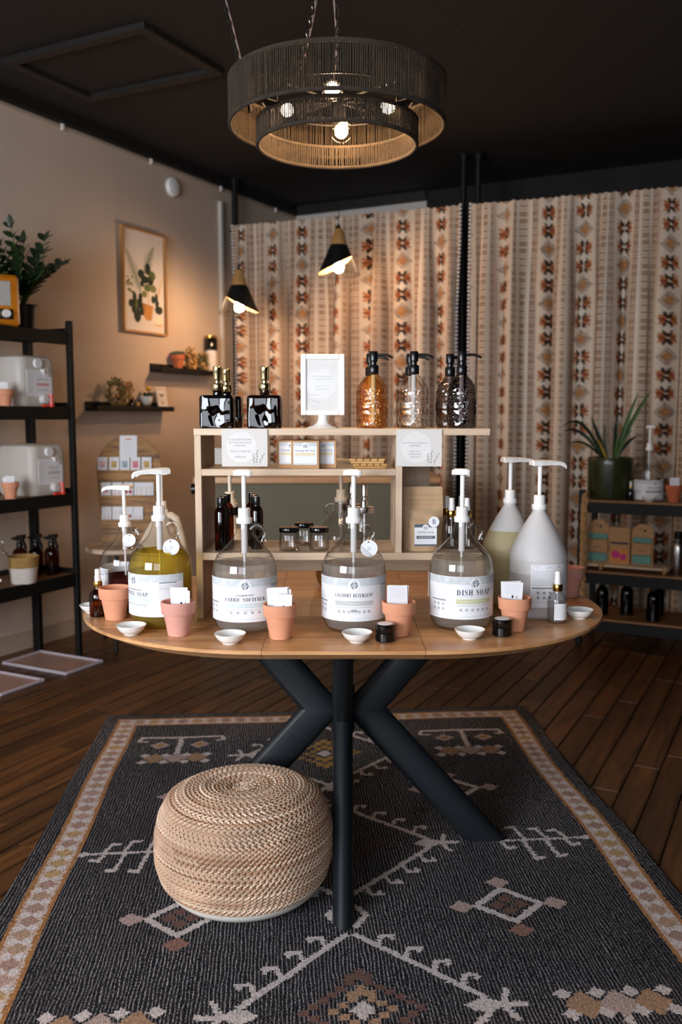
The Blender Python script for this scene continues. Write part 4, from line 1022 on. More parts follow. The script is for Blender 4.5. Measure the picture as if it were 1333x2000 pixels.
def growler(label, loc, prn, lab_ang, liq, level, pump_ang, hand=0.0, tagged=None, lab_half=99, sc=1.0, pump='white_plastic', lab_z=(.039, .153), glassm='glass_clear', grp=GROWL):
    t = thing('pump_jug', label, 'jug', loc, 0, grp); t.scale = (sc, sc, sc)
    mb = MB(); mb.lathe(JUG, 48, cap=False); g_ = mb.build('glass_body', glassm, t)
    mb = MB(); mb.tube([(math.cos(a) * jug_r(.203) * 1.002, math.sin(a) * jug_r(.203) * 1.002, .203) for a in [2 * PI * i / 40 for i in range(40)]], .0012, 5, closed=True); mb.build('moulded_ring', glassm, g_)
    if liq:
        prof = [(1e-5, .008), (.055, .007)] + [(r_ - .0035, z) for r_, z in JUG[4:] if z < level] + [(jug_r(level) - .0035, level), (1e-5, level)]
        mb = MB(); mb.lathe(prof, 40, cap=False); mb.build('liquid', liq, t)
    c, s = math.cos(hand), math.sin(hand)
    path = [(.017, .273), (.024, .282), (.034, .2845), (.044, .281), (.0515, .271), (.0535, .258), (.049, .2475), (.0465, .240)]
    mb = MB(); mb.tube([(x * c, x * s, z) for x, z in path], [.005, .0055, .0055, .0055, .0052, .005, .0045, .005], 10)
    mb.tube([((.035 + .0105 * math.cos(a)) * c, (.035 + .0105 * math.cos(a)) * s, .264 + .0125 * math.sin(a)) for a in [2 * PI * i / 16 for i in range(16)]], .0035, 8, closed=True)
    mb.tube([((.0465 + .008 * k) * c, (.0465 + .008 * k) * s, .243 + .004 * math.sin(k * 3)) for k in (0, .5, 1, 1.4)], [.005, .0048, .004, .002], 8); mb.build('finger_handle', 'glass_handle', t)
    if prn:
        r_ = .0869; h = R(lab_half)
        mb = wrap_sheet(r_, lab_ang - h, lab_ang + h, lab_z[0], lab_z[1], 48); lb = mb.build('paper_label', 'paper', t)
        f = cyl_map(r_, lab_ang); lim = h * r_
        p2 = Print(); p2.p = [q for q in prn.p if max(abs(x) for x, _ in q[0]) <= lim]
        p2.build('label_print', LAB, lb, lambda a, b, e: f(a, b + lab_z[0], e))
    add_pump(t, .297, pump_ang, pump)
    if tagged:
        ax, az, tl_ = tagged; mb = MB(); y0 = -math.sqrt(max(0, jug_r(az) ** 2 - min(abs(ax), jug_r(az)) ** 2)) - .008
        if abs(ax) > jug_r(az): y0 = -.012
        k0 = 0; mb.lathe([(.0225, -.0006), (.0225, .0006)], 28)
        def f2(p): # stand the disc up, lean it
            x, y, z = p; y2, z2 = z, y; y3 = y2 * math.cos(.35) + z2 * math.sin(.35); z3 = -y2 * math.sin(.35) + z2 * math.cos(.35)
            return (ax + x, y0 + y3, az + z3)
        mb.xf(0, f2); tg = mb.build('hang_tag', 'paper', t)
        pr = Print(); pr.ring(0, 0, .0155, .0163, 3, 1, 24); pr.disc(0, -.001, .0055, 3, 1, 12); pr.disc(tl_ * .008, .0165, .0024, 1, 1, 10); pr.ring(0, -.001, .0085, .0089, 3, 1, 18); pr.rect(.002, -.0195, .012, -.0185, 2, 1)
        pr.build('tag_print', LAB, tg, lambda a, b, e: f2((a, b, -.0007 - e)))
        mb = MB(); top = f2((tl_ * .008, .0165, -.001)); mb.tube([top, ((top[0] + .043 * c) / 2, top[1] * .6, az + .028), (.045 * c, .045 * s, .246)], .0009, 5); mb.build('string', 'rope', tg)
    return t
P_JUG = dict(dish=soap_label('DISH SOAP', .0148, .101, 7, n_icons=6), laundry=soap_label('LAUNDRY DETERGENT', .0092, .104, 6, n_icons=7, badge=True, bar_text='FRESH LINEN'),
             fabric=soap_label('FABRIC SOFTENER', .0098, .110, 5, script='organic', n_icons=5), castile=soap_label('CASTILE SOAP', .0110, .098, 5, script='ultra concentrate', n_icons=0))
RB = .066
j1 = growler('jug of golden castile soap with white label, hang tag and pump', stand(316, 1230, TZ, RB), P_JUG['castile'], R(-44), 'liquid_yellow', .208, R(216), 0, (.040, .222, -.3))
j2 = growler('clear glass jug labelled fabric softener with white pump', stand(480, 1241, TZ, RB), P_JUG['fabric'], R(6), 'liquid_clear', .186, R(88), 0)
j3 = growler('clear glass jug labelled laundry detergent with hang tag and pump', stand(691, 1239, TZ, RB), P_JUG['laundry'], R(0), 'liquid_clear', .182, R(80), 0, (.040, .226, -.1))
j4 = growler('clear glass jug labelled dish soap with white pump', stand(900, 1235, TZ, RB), P_JUG['dish'], R(18), 'liquid_grey', .193, R(70), 0)
j0 = growler('smaller glass jug half full of dark red liquid behind the golden one', stand(248, 1197, TZ, RB * .8), P_JUG['castile'], R(-128), 'liquid_red', .120, R(178), R(-20), (.022, .246, .1), sc=.86)
# jugs standing behind the display unit
growler('glass jug with cream pump standing behind the display unit', (0.0, 2.985, TZ), None, 0, 'liquid_amber', .07, R(20), R(180), None, pump='cream_plastic')

def plastic_jug(label, loc, body, pump_ang, low=None, lab_ang=None, grp='translucent plastic gallon jugs', pump='white_plastic'):
    t = thing('plastic_jug', label, 'jug', loc, 0, grp)
    prof = [(1e-5, .003), (.060, .001), (.072, .001), (.0785, .006), (.0815, .014), (.0815, .160), (.0822, .164), (.0822, .170), (.0805, .178), (.0755, .196), (.066, .218), (.053, .243), (.040, .267), (.028, .286), (.021, .297), (.0185, .303), (.0185, .315)]
    lo_m, lv_ = low
    def cut(z):
        for q in range(1, len(prof)):
            if prof[q][1] >= z and prof[q - 1][1] < z: k = (z - prof[q - 1][1]) / (prof[q][1] - prof[q - 1][1]); return prof[q - 1][0] + (prof[q][0] - prof[q - 1][0]) * k
    rc = cut(lv_)
    mb = MB(); mb.lathe([q for q in prof[:2]] + [q for q in prof[2:] if q[1] < lv_] + [(rc, lv_)], 44, cap=False, mi=1); mb.lathe([(rc, lv_)] + [q for q in prof[2:] if q[1] >= lv_], 44, cap=False); b_ = mb.build('body', [body, lo_m], t)
    add_pump(t, .315, pump_ang, pump, .088, 0)
    if lab_ang is not None:
        r_ = .0826; mb = wrap_sheet(r_, lab_ang - R(62), lab_ang + R(62), .036, .158, 30); lb = mb.build('paper_label', 'paper', t)
        p = Print(); p.rect(-.088, .110, .088, .1105, 3, 1)
        rg_ = random.Random(4)
        for i in range(26): p.disc(rg_.uniform(-.086, .086), rg_.uniform(.1125, .1195), rg_.uniform(.0008, .0022), rg_.choice((2, 3, 3)), 1, 8)
        p.lines(-.086, -.018, .104, 5, .0040, .0009, 2); p.lines(-.086, -.005, .083, 6, .0040, .0009, 2); p.rect(-.086, .0535, -.010, .0575, 2, 2)
        for i in range(6): icon(p, -.068 + .017 * (i % 3), .0425 - .014 * (i // 3), .0038, 1, i)
        p.lines(-.086, -.03, .017, 2, .004, .0008, 3); p.lines(.01, .08, .1, 18, .0048, .0009, 3)
        f = cyl_map(r_, lab_ang); p.build('label_print', LAB, lb, lambda a, b, e: f(a, b + .036, e))
    return t
plastic_jug('white translucent plastic jug with pump and side label at the table end', stand(1049, 1211, TZ, .078), 'hdpe', R(3), ('hdpe_low', .128), R(36))
plastic_jug('yellowish translucent plastic jug with pump behind the white plastic one', stand(993, 1184, TZ, .078), 'hdpe', R(6), ('hdpe_yellow', .225))
# cream milk jug with a side handle, behind the golden jug
mj = thing('milk_jug', 'cream plastic handled jug with pump behind the golden soap jug', 'jug', (-.565, 2.80, TZ), R(-8), 'translucent plastic gallon jugs')
mb = MB(); n = 32
def sq(r_, z, k=3.2):
    o = []
    for i in range(n):
        a = 2 * PI * i / n; c, s = math.cos(a), math.sin(a); q = (abs(c) ** k + abs(s) ** k) ** (-1 / k); o.append((r_ * q * c, r_ * q * s, z))
    return o
vs = []
lv = [(.060, .001), (.072, .006), (.075, .02), (.075, .15), (.073, .165), (.060, .195), (.046, .222), (.031, .246), (.0205, .258), (.0185, .262), (.0185, .275)]
for r_, z in lv: vs += sq(r_, z, 3.2 if z < .16 else 2.2)
mb.add(vs, [(j * n + i, j * n + (i + 1) % n, (j + 1) * n + (i + 1) % n, (j + 1) * n + i) for j in range(len(lv) - 1) for i in range(n)] + [tuple(range(n))[::-1]], 0, True); mb.build('body', 'hdpe_cream', mj)
mb = MB(); mb.tube([(.012, 0, .262), (.032, 0, .264), (.047, 0, .254), (.056, 0, .226), (.064, 0, .196), (.069, 0, .168), (.069, 0, .15)], [.011, .012, .0125, .012, .012, .0125, .012], 12); mb.build('handle', 'hdpe_cream', mj)
add_pump(mj, .275, R(184), 'white_plastic', .088, 0)
# pump jug with a black banded neck seen between the brown bottles
t = thing('pump_jug', 'cream pump jug with black banded collar behind the brown bottles', 'jug', (-.372, 2.985, TZ), 0, GROWL)
mb = MB(); mb.lathe([(.07, 0), (.078, .01), (.078, .12), (.07, .16), (.04, .19), (.026, .2), (.026, .285)], 32); mb.build('body', 'cream_plastic', t)
mb = MB(); mb.lathe([(.0285, .245), (.029, .247), (.029, .270), (.0285, .272)], 28); mb.build('black_band', 'black_plastic', t)
add_pump(t, .29, R(85), 'cream_plastic', .082, 0)

# ------------------------------------------------------------------ small things along the table edge
def paper_slips(label, loc, rz, n, w, h, tilt=0.0, grp='folded slips in the clay pots', dark=True, mats=('paper',)):
    t = thing('paper_slips', label, 'leaflets', loc, rz, grp)
    rg_ = random.Random(int(loc[0] * 1000) + 5)
    for i in range(n):
        mb = MB(); x0 = rg_.uniform(-.004, .004); a = rg_.uniform(-.06, .06) + tilt; hh = h * rg_.uniform(.92, 1.06)
        y = (i - n / 2) * .0045; c, s = math.cos(a), math.sin(a); b = .0045
        vs = []
        for sy in (-1, 1):
            for sx, zz in ((-1, 0), (1, 0), (1, 1), (-1, 1)):
                q = sx * w / 2; zq = zz * hh; vs.append((x0 + q * c - zq * s, y + sy * .0011 + (b * .5 if abs(sx) else 0) - zq * .06, q * s + zq * c))
        mb.add(vs, [(0, 1, 2, 3), (7, 6, 5, 4), (0, 4, 5, 1), (1, 5, 6, 2), (2, 6, 7, 3), (3, 7, 4, 0)]); o = mb.build('slip', mats[0], t)
        if i == 0:
            p = Print(); p.lines(-w * .36, w * .36, hh * .9, 7, .0042, .0009, 3)
            if dark: p.rect(-.002, hh * .42, .003, hh * .52, 1); p.rect(.010, hh * .42, .013, hh * .5, 2)
            p.build('slip_print', LAB, o, lambda a_, b_, e: (x0 + a_ * c - b_ * s, y - .0011 + b * .5 - b_ * .06 - e, a_ * s + b_ * c))
    return t
POT = [(.0255, 0), (.0275, .001), (.0375, .0585), (.0425, .0595), (.0432, .062), (.0448, .088), (.0440, .0905), (.0405, .0905), (.0395, .087), (.037, .060), (.026, .008), (1e-5, .007)]
pot0 = None
def clay_pot(label, loc, mat, sc=1.0, grp='clay pots along the table'):
    t = thing('clay_pot', label, 'plant pot', loc, 0, grp); t.scale = (sc,) * 3
    mb = MB(); mb.lathe(POT[:3], 40); mb.lathe(POT[8:], 40, cap=False); mb.build('bowl', mat, t)
    mb = MB(); mb.lathe(POT[2:9], 40, cap=False); mb.build('rim_band', mat, t)
    return t
def pot_with(label_pot, x, y, mat, slips=None, sc=1.0, z=TZ):
    l = stand(x, y, z, .027 * sc); clay_pot(label_pot, l, mat, sc)
    return l
pA = pot_with('empty orange clay pot beside the dark red jug', 226, 1213, 'terracotta', sc=1.02)
pB = pot_with('pink clay pot with slips before the golden soap jug', 349, 1245, 'terracotta_pink')
pC = pot_with('orange clay pot with slips beside the fabric softener jug', 548, 1251, 'terracotta')
pD = pot_with('pinkish clay pot beside the laundry detergent jug', 779, 1245, 'terracotta')
pE = pot_with('orange clay pot with slips beside the dish soap jug', 1005, 1235, 'terracotta')
pF = pot_with('empty rosy clay pot behind the small clear spray bottle', 1112, 1168, 'terracotta_pink', sc=1.05)
def inpot(p, dx=0.0, dy=0.0, dz=.058): return (p.x + dx, p.y + dy, p.z + dz)
paper_slips('folded white slips in the pink clay pot', inpot(pB, .008, -.002), R(-4), 4, .046, .066)
paper_slips('taller white slips at the back of the pot by the fabric softener', inpot(pC, -.002, .006), R(3), 3, .054, .076)
paper_slips('shorter fanned white slips in the pot by the fabric softener', inpot(pC, .007, -.014), R(-6), 3, .044, .058, -.06)
paper_slips('white slips in the clay pot beside the laundry detergent', inpot(pD, -.005, .0), R(4), 4, .053, .072, dark=False)
paper_slips('white slips with a blue mark in the pot beside the dish soap', inpot(pE, -.007, .0), R(-3), 4, .053, .072)
dish_t = None
DISH = [(.0185, 0), (.0195, .0008), (.0195, .003), (.024, .0045), (.0325, .0125), (.0388, .0235), (.0395, .0255), (.0385, .026), (.0365, .0235), (.030, .0125), (.021, .0065), (1e-5, .005)]
def dish(label, x, y, sc=1.0, z=TZ):
    global dish_t
    l = stand(x, y, z, .0195 * sc)
    if dish_t is None:
        mb = MB(); mb.lathe(DISH, 40, sx=1.0, sy=1.0); dish_t = mb.build('sample_dish', 'porcelain', None, l); tag(dish_t, label, 'dish', 'white sample dishes'); o = dish_t
    else: o = dup(dish_t, l, 0, label)
    o.scale = (sc,) * 3; return o
dish('white sample dish before the golden soap jug', 257, 1242)
dish('white sample dish before the fabric softener jug', 450, 1260, 1.02)
dish('white sample dish before the laundry detergent jug', 698, 1257, 1.0)
dish('white sample dish before the dish soap jug', 918, 1251, 1.0)
dish('white sample dish at the table end beside the clear spray bottle', 1132, 1210, 1.0)
dish('white sample dish behind the amber spray bottle at the table rim', 180, 1198, .9)
def black_jar(label, x, y):
    l = stand(x, y, TZ, .026); t = thing('lidded_jar', label, 'jar', l, 0, 'small black lidded jars')
    mb = MB(); mb.lathe([(.0235, 0), (.0255, .002), (.0255, .022), (.024, .0235)], 36); mb.build('jar', 'black_jar', t)
    mb = MB(); mb.lathe([(.0255, .0235), (.0262, .0245), (.0262, .043), (.025, .0445), (1e-5, .0447)], 36); l_ = mb.build('lid', 'black_jar', t)
    mb = MB(); mb.lathe([(.0195, .0448), (.0195, .0454), (1e-5, .0454)], 30); mb.build('lid_label', 'paper', l_)
    return t
black_jar('small black lidded jar before the pot by the laundry detergent', 753, 1256)
black_jar('small black lidded jar before the pot by the dish soap', 981, 1245)
def spray(name, label, loc, gm, liq=None, lab=False, sc=1.0, grp='small spray bottles'):
    t = thing(name, label, 'spray bottle', loc, 0, grp); t.scale = (sc,) * 3
    mb = MB(); mb.lathe([(.021, 0), (.0255, .002), (.0265, .006), (.0265, .064), (.0245, .072), (.018, .080), (.0125, .085), (.0115, .092)], 32); mb.build('bottle', gm, t)
    if liq: mb = MB(); mb.lathe([(.022, .004), (.0245, .006), (.0245, .058), (1e-5, .058)], 28); mb.build('liquid', liq, t)
    mb = MB(); mb.lathe([(.0130, .090), (.0137, .091), (.0137, .108), (.013, .109)], 26); mb.build('gold_collar', 'gold', t)
    mb = MB(); mb.lathe([(.0090, .109), (.0092, .122), (.0080, .126), (.0078, .142), (.0065, .145), (1e-5, .1455)], 20); mb.build('spray_nozzle', 'white_plastic', t)
    mb = MB(); mb.lathe([(.0016, .012), (.0016, .09)], 8); mb.build('dip_tube', 'hdpe', t)
    if lab:
        mb = wrap_sheet(.0270, R(-30), R(95), .012, .058, 16); lb = mb.build('paper_label', 'paper', t)
        p = Print(); p.lines(-.012, .012, .040, 8, .0042, .0008, 3); p.rect(.026, .034, .040, .037, 1); icon(p, .030, .020, .0022, 1, 2)
        f = cyl_map(.0270, 0); p.build('label_print', LAB, lb, lambda a, b, e: f(a, b + .010, e))
    return t
spray('spray_bottle', 'small clear glass spray bottle with gold collar and white label at the table end', stand(1088, 1220, TZ, .026), 'glass_jar', 'liquid_thin', True)
spray('spray_bottle', 'small amber spray bottle with gold collar beside the empty clay pot', stand(193, 1207, TZ, .024), 'glass_amber', None, False, .95)

# ------------------------------------------------------------------ on top of the display unit
def square_disp(label, x, y, gm):
    t = thing('square_dispenser', label, 'soap dispenser', (x, y, Z1T), R(-1), 'square glass dispensers with gold pumps')
    mb = MB(); n = 40; vs = []
    def rr(hw, hd, rad, z):
        o = []
        for qx, qy, a0 in ((1, 1, 0), (-1, 1, 90), (-1, -1, 180), (1, -1, 270)):
            for k in range(6): a = R(a0 + 18 * k); o.append((qx * (hw - rad) + rad * math.cos(a), qy * (hd - rad) + rad * math.sin(a), z))
        return o
    lv = [(.044, .026, .006, .0), (.048, .030, .008, .003), (.0485, .0305, .009, .010), (.0485, .0305, .009, .082), (.047, .029, .009, .090), (.043, .025, .008, .0925), (.0135, .0135, .0134, .0935), (.0135, .0135, .0134, .107)]
    for l in lv: vs += rr(l[0], l[1], l[2], l[3])
    n = 24; mb.add(vs, [(j * n + i, j * n + (i + 1) % n, (j + 1) * n + (i + 1) % n, (j + 1) * n + i) for j in range(len(lv) - 1) for i in range(n)] + [tuple(range(n))[::-1]], 0, True)
    mb.build('glass_body', gm, t)
    mb = MB(); mb.box((0, -.0307, .046), (.078, .0012, .076), bev=.0005); mb.build('bevelled_face', gm, t)
    mb = MB(); mb.lathe([(.0150, .105), (.0165, .107), (.0165, .124), (.0155, .126), (.008, .127)], 30); c = mb.build('gold_collar', 'gold_pale', t)
    mb = MB(); mb.lathe([(.0075, .126), (.0075, .134), (.0115, .136), (.0122, .139), (.0122, .160), (.0128, .162), (.0128, .171), (.0112, .173), (1e-5, .173)], 30); h = mb.build('pump_head', 'gold_pale', t)
    mb = MB(); k0 = 0; mb.tube([(-.003, -.0115, .157), (-.003, -.0128, .157)], .0026, 10); mb.build('nozzle_hole', 'black_plastic', h)
    return t
square_disp('black glass square dispenser with gold pump, on the oak unit end', *(lambda p: (p.x, p.y))(at_y(426, 835, 2.555)), 'glass_black')
square_disp('black glass square dispenser with gold pump, half hidden behind another', *(lambda p: (p.x, p.y))(at_y(443, 835, 2.69)), 'glass_black')
square_disp('dark amber square dispenser with gold pump on the oak unit', *(lambda p: (p.x, p.y))(at_y(518, 835, 2.555)), 'glass_square_amber')
def embossed(label, px, depth, gm, turn=0.0):
    p = at_y(px, 835, depth); t = thing('embossed_dispenser', label, 'soap dispenser', (p.x, p.y, Z1T), 0, 'embossed glass dispensers with black pumps')
    prof = [(.034, 0), (.0385, .002), (.040, .006), (.0405, .012), (.0395, .016), (.0408, .022), (.0408, .104), (.0400, .112), (.036, .124), (.028, .135), (.0195, .144), (.0145, .150), (.0135, .158)]
    mb = MB(); mb.lathe(prof, 40); b_ = mb.build('glass_body', gm, t)
    mb = MB()
    for i in range(6):
        a = R(60 * i - 90)
        for ry, rz_ in ((.014, .022), (.008, .014)):
            pts = []
            for k in range(18):
                th = 2 * PI * k / 18; aa = a + ry * math.cos(th) / .041; pts.append((.0412 * math.cos(aa), .0412 * math.sin(aa), .062 + rz_ * math.sin(th)))
            mb.tube(pts, .0009, 4, closed=True)
    for z in (.018, .024, .1, .106): mb.tube([(.0410 * math.cos(a), .0410 * math.sin(a), z) for a in [2 * PI * i / 36 for i in range(36)]], .0008, 4, closed=True)
    mb.build('embossed_relief', gm, b_)
    mb = MB(); mb.lathe([(.0068, .015), (.0068, .150)], 12); mb.build('dip_tube', 'hdpe', t)
    mb = MB(); mb.lathe([(.0138, .152), (.0148, .154), (.0148, .174), (.013, .177), (.0085, .178), (.0085, .188), (.0115, .189)], 28); mb.build('pump_collar', 'black_plastic', t)
    mb = MB(); mb.lathe([(.0085, .186), (.0118, .188), (.0122, .190), (.0122, .2125), (.0105, .2155), (1e-5, .216)], 28); h = mb.build('pump_head', 'black_plastic', t)
    c, s = math.cos(turn), math.sin(turn)
    mb = MB(); mb.tube([(x * c, x * s, z) for x, z in ((.008, .205), (.022, .206), (.036, .2055), (.046, .202), (.055, .197))], [.0045, .0042, .004, .0036, .003], 10); mb.build('spout', 'black_plastic', h)
    return t
embossed('orange embossed glass dispenser with black pump, foremost of the orange ones', 729.5, 2.556, 'glass_orange', R(-2))
embossed('orange embossed glass dispenser mostly hidden behind the front orange one', 723.5, 2.655, 'glass_orange', R(-14))
embossed('clear embossed glass dispenser with black pump in the front row', 808, 2.556, 'glass_emboss', R(-2))
embossed('clear embossed glass dispenser mostly hidden behind the front clear one', 801, 2.655, 'glass_emboss', R(-14))
embossed('smoke grey embossed dispenser at the shelf end with black pump, front', 901, 2.556, 'glass_smoke', R(-4))
embossed('smoke grey embossed dispenser peeking out behind the front smoke one', 878, 2.66, 'glass_smoke', R(30))
# picture stand
p = at_y(631, 835, 2.575); t = thing('photo_stand', 'white plastic photo stand with a price sheet on the oak unit', 'photo frame', (p.x, p.y, Z1T), R(1))
mb = MB(); mb.lathe([(.046, 0), (.047, .0015), (.045, .003), (.03, .007), (.018, .014), (.0135, .025), (.0125, .037)], 32, sy=.75); mb.build('pedestal', 'white_plastic', t)
fw, fh, fz, bw = .125, .172, .037, .0155
for nm, c, d in (('frame_side', (-fw / 2 + bw / 2, fz + fh / 2), (bw, fh)), ('frame_side', (fw / 2 - bw / 2, fz + fh / 2), (bw, fh)), ('frame_rail', (0, fz + bw / 2), (fw - 2 * bw, bw)), ('frame_rail', (0, fz + fh - bw / 2), (fw - 2 * bw, bw))):
    mb = MB(); mb.box((c[0], 0, c[1]), (d[0], .018, d[1]), bev=.002); mb.build(nm, 'white_plastic', t)
mb = MB(); mb.box((0, 0, fz + fh / 2), (fw - 2 * bw, .006, fh - 2 * bw)); sh = mb.build('sheet', 'sign_card', t)
pr = Print(); pr.disc(-.005, .075, .043, 0, 1, 30)
for i, z in enumerate((.096, .088, .068, .060)): pr.lines(-.02 - (i == 0) * .01, .03 - (i > 1) * .01, z, 1, .004, .0018, 3)
rg_ = random.Random(2)
for k in range(3):
    for i in range(6): pr.disc(-.042 + .0065 * i, .044 - k * .011 - i * .0022 * k, .0014, 2, 2, 6)
pr.build('sheet_print', ['sign_disc'] + LAB[1:], sh, flat_map(-.0031, 0, fz + .013))
mb = MB(); mb.box((0, -.0048, fz + fh / 2), (fw - 2 * bw, .0012, fh - 2 * bw)); mb.build('glazing', 'picture_glass', t)
# price signs hung on the unit's edge
def price_sign(label, x0, x1, y0, y1, texts):
    a = at_y(x0, y0, UY0 - .006); b = at_y(x1, y1, UY0 - .006); w, h = b.x - a.x, a.z - b.z
    t = thing('price_sign', label, 'sign', ((a.x + b.x) / 2, UY0 - .0065, b.z), 0, 'cream price signs hung on the oak unit')
    mb = MB(); mb.box((0, 0, h / 2), (w, .002, h)); c = mb.build('card', 'sign_card', t)
    mb = MB(); mb.box((0, .012, h + .0006), (w * .8, .026, .0009)); mb.build('folded_flap', 'sign_card', t)
    p = Print(); p.disc(-.008, h * .52, .043, 0, 1, 36)
    for s_, z, hh, ww in texts: p.text(s_, -.012, z * h, hh, 2, 2, width=ww)
    for k, (x, z0, dx) in enumerate(((.026, .12, -.002), (.033, .1, .002), (.041, .12, .012))):
        p.poly([(x, 0.004), (x + .0005, .004), (x + dx + .0005, h * (.32 + .1 * (k == 1))), (x + dx, h * (.32 + .1 * (k == 1)))], 2, 2)
        for i in range(5): p.disc(x + dx * (i / 4) + (-1) ** i * .0012, h * (.12 + (.055 + .02 * (k == 1)) * i), .0017, 2, 2, 7)
    p.build('sign_print', ['sign_disc', 'ink_navy', 'ink_grey'], c, flat_map(-.0011))
price_sign('cream price sign for square dispensers hung under the amber glass one', 433, 523, 838, 911, [('8.5 OZ URBAN SQUARE', .70, .0042, .062), ('RECYCLED GLASS SOAP', .62, .0042, .064), ('DISPENSER', .54, .0042, .031), ('SMOKE & COPPER $22', .385, .0042, .058), ('AMBER $22', .24, .0042, .032)])
price_sign('cream price sign for embossed dispensers hung under the clear glass ones', 775, 863, 839, 911, [('16OZ TUSCANY GLASS SOAP', .62, .0040, .072), ('DISPENSER', .545, .0040, .03), ('GREY $24', .39, .0040, .028), ('ORANGE $24', .315, .0040, .036), ('CLEAR $24', .24, .0040, .030)])

# ------------------------------------------------------------------ middle shelf: soap boxes and soap dishes
def soap_box(label, x, y, sc=1.0, front=True):
    t = thing('soap_box', label, 'soap box', (x, y, Z2T), 0, 'kraft boxes of bar soap')
    w, h, d = .079, .079, .034
    mb = MB(); mb.box((0, 0, h / 2), (w, d, h), bev=.0012); mb.build('carton', 'kraft', t)
    if front:
        mb = MB(); mb.box((0, -d / 2 - .0003, h / 2 + .003), (.066, .0006, .063)); l = mb.build('paper_label', 'paper', t)
        p = Print(); p.rect(-.033, .0525, .033, .063, 4, 1); p.rect(-.033, 0, .033, .004, 4, 1); logo(p, 0, .0525, .62)
        p.text('Heritage Bar Soap', 0, .038, .0052, 2, 2, width=.055); p.rect(-.0275, .0265, .0275, .0335, 8, 1); p.rect(-.026, .0293, .026, .0307, 0, 2); p.lines(-.027, .027, .022, 1, .004, .0006, 3)
        p.build('label_print', LAB[:8] + ['tint_gold'], l, flat_map(-d / 2 - .0007, 0, h / 2 + .003 - .0315))
    return t
def ux(px, py, d): return at_y(px, py, d).x
soap_box('kraft box of bar soap foremost on the oak shelf', ux(597, 900, 2.53), 2.530)
soap_box('kraft box of bar soap behind the front box, towards the square dispensers', ux(569, 900, 2.568), 2.568)
soap_box('kraft box of bar soap behind the front box, towards the wooden soap dishes', ux(631, 900, 2.568), 2.568)
for i, (px, nm) in enumerate(((574, 'nearer the square dispensers'), (625, 'nearer the wooden soap dishes'))):
    soap_box('plain kraft soap box in the back row, ' + nm, ux(px, 900, 2.62), 2.612, front=False)
def soap_dish(label, px, z, rz, w):
    t = thing('soap_dish', label, 'soap dish', (ux(px, 912, 2.56), 2.56, z), rz, 'wooden soap dishes')
    for i in range(5): mb = MB(); mb.box(((i - 2) * w * .205, 0, .0105), (w * .185, .066, .007), bev=.001); mb.build('slat', 'soap_wood', t)
    for y in (-.024, .024): mb = MB(); mb.box((0, y, .0035), (w * .96, .012, .007), bev=.001); mb.build('runner', 'soap_wood', t)
soap_dish('lower wooden soap dish of the pair on the oak shelf', 722, Z2T, R(3), .094)
soap_dish('upper wooden soap dish of the pair on the oak shelf', 720, Z2T + .0142, R(-9), .100)

# ------------------------------------------------------------------ lower shelf
def brown_bottle(label, px, d):
    x = ux(px, 1040, d); t = thing('brown_bottle', label, 'bottle', (x, d, Z3T), 0, 'brown flip-cap bottles')
    mb = MB(); mb.lathe([(.0165, 0), (.0185, .002), (.0188, .006), (.0188, .105), (.0178, .114), (.014, .122), (.010, .126), (.0095, .132)], 30); mb.build('bottle', 'glass_umber', t)
    mb = MB(); mb.lathe([(.0098, .128), (.0102, .129), (.0102, .152), (.0095, .1535), (1e-5, .154)], 24); mb.build('flip_cap', 'black_plastic', t)
for i, (px, d) in enumerate(((432.5, 2.55), (438, 2.61), (445, 2.67))): brown_bottle('brown flip-cap bottle in the row beside the unit side, ' + ('front', 'middle', 'back')[i], px, d)
for i, (px, d) in enumerate(((502, 2.585), (498, 2.645), (493, 2.70))): brown_bottle('brown flip-cap bottle behind the fabric softener pump, ' + ('front', 'middle', 'back')[i], px, d)
def glass_jar(label, px, d):
    x = ux(px, 1050, d); t = thing('glass_jar', label, 'jar', (x, d, Z3T), 0, 'clear glass jars with black lids')
    mb = MB(); mb.lathe([(.022, .0), (.0275, .002), (.029, .006), (.029, .044), (.027, .050), (.0255, .053), (.0255, .058)], 36); mb.lathe([(1e-5, .006), (.025, .006), (.0262, .009), (.0262, .05)], 30, cap=False); mb.build('jar', 'glass_jar', t)
    mb = MB(); mb.lathe([(.0285, .0535), (.029, .0545), (.029, .066), (.0275, .068), (1e-5, .068)], 36); mb.build('lid', 'black_jar', t)
glass_jar('clear glass jar with black lid, the front one nearer the brown bottles', 565, 2.555)
glass_jar('clear glass jar with black lid, the front one nearer the laundry detergent', 623.5, 2.555)
glass_jar('clear glass jar with black lid standing behind the other two', 594, 2.665)
def mason(label, px, d, lidm):
    x = ux(px, 1040, d); t = thing('mason_dispenser', label, 'soap dispenser', (x, d, Z3T), 0, 'mason jar pump dispensers')
    mb = MB(); mb.lathe([(.028, 0), (.033, .003), (.034, .008), (.034, .088), (.031, .097), (.027, .102), (.027, .110)], 34); mb.build('jar', 'glass_jar', t)
    mb = MB(); mb.lathe([(.0285, .104), (.029, .105), (.029, .120), (.027, .122), (1e-5, .122)], 34); mb.build('screw_lid', lidm, t)
    mb = MB(); mb.lathe([(.0115, .122), (.0115, .138), (.006, .14), (.006, .150), (.0095, .153), (.0095, .184), (.008, .187), (1e-5, .187)], 22); mb.build('pump', lidm, t)
    mb = MB(); mb.lathe([(.003, .01), (.003, .12)], 10); mb.build('dip_tube', 'hdpe', t)
mason('clear mason jar dispenser with silver pump behind the laundry jug neck', 712, 2.60, 'steel'); mason('mason jar dispenser with dark metal pump behind the silver one', 687, 2.68, 'steel_dark')
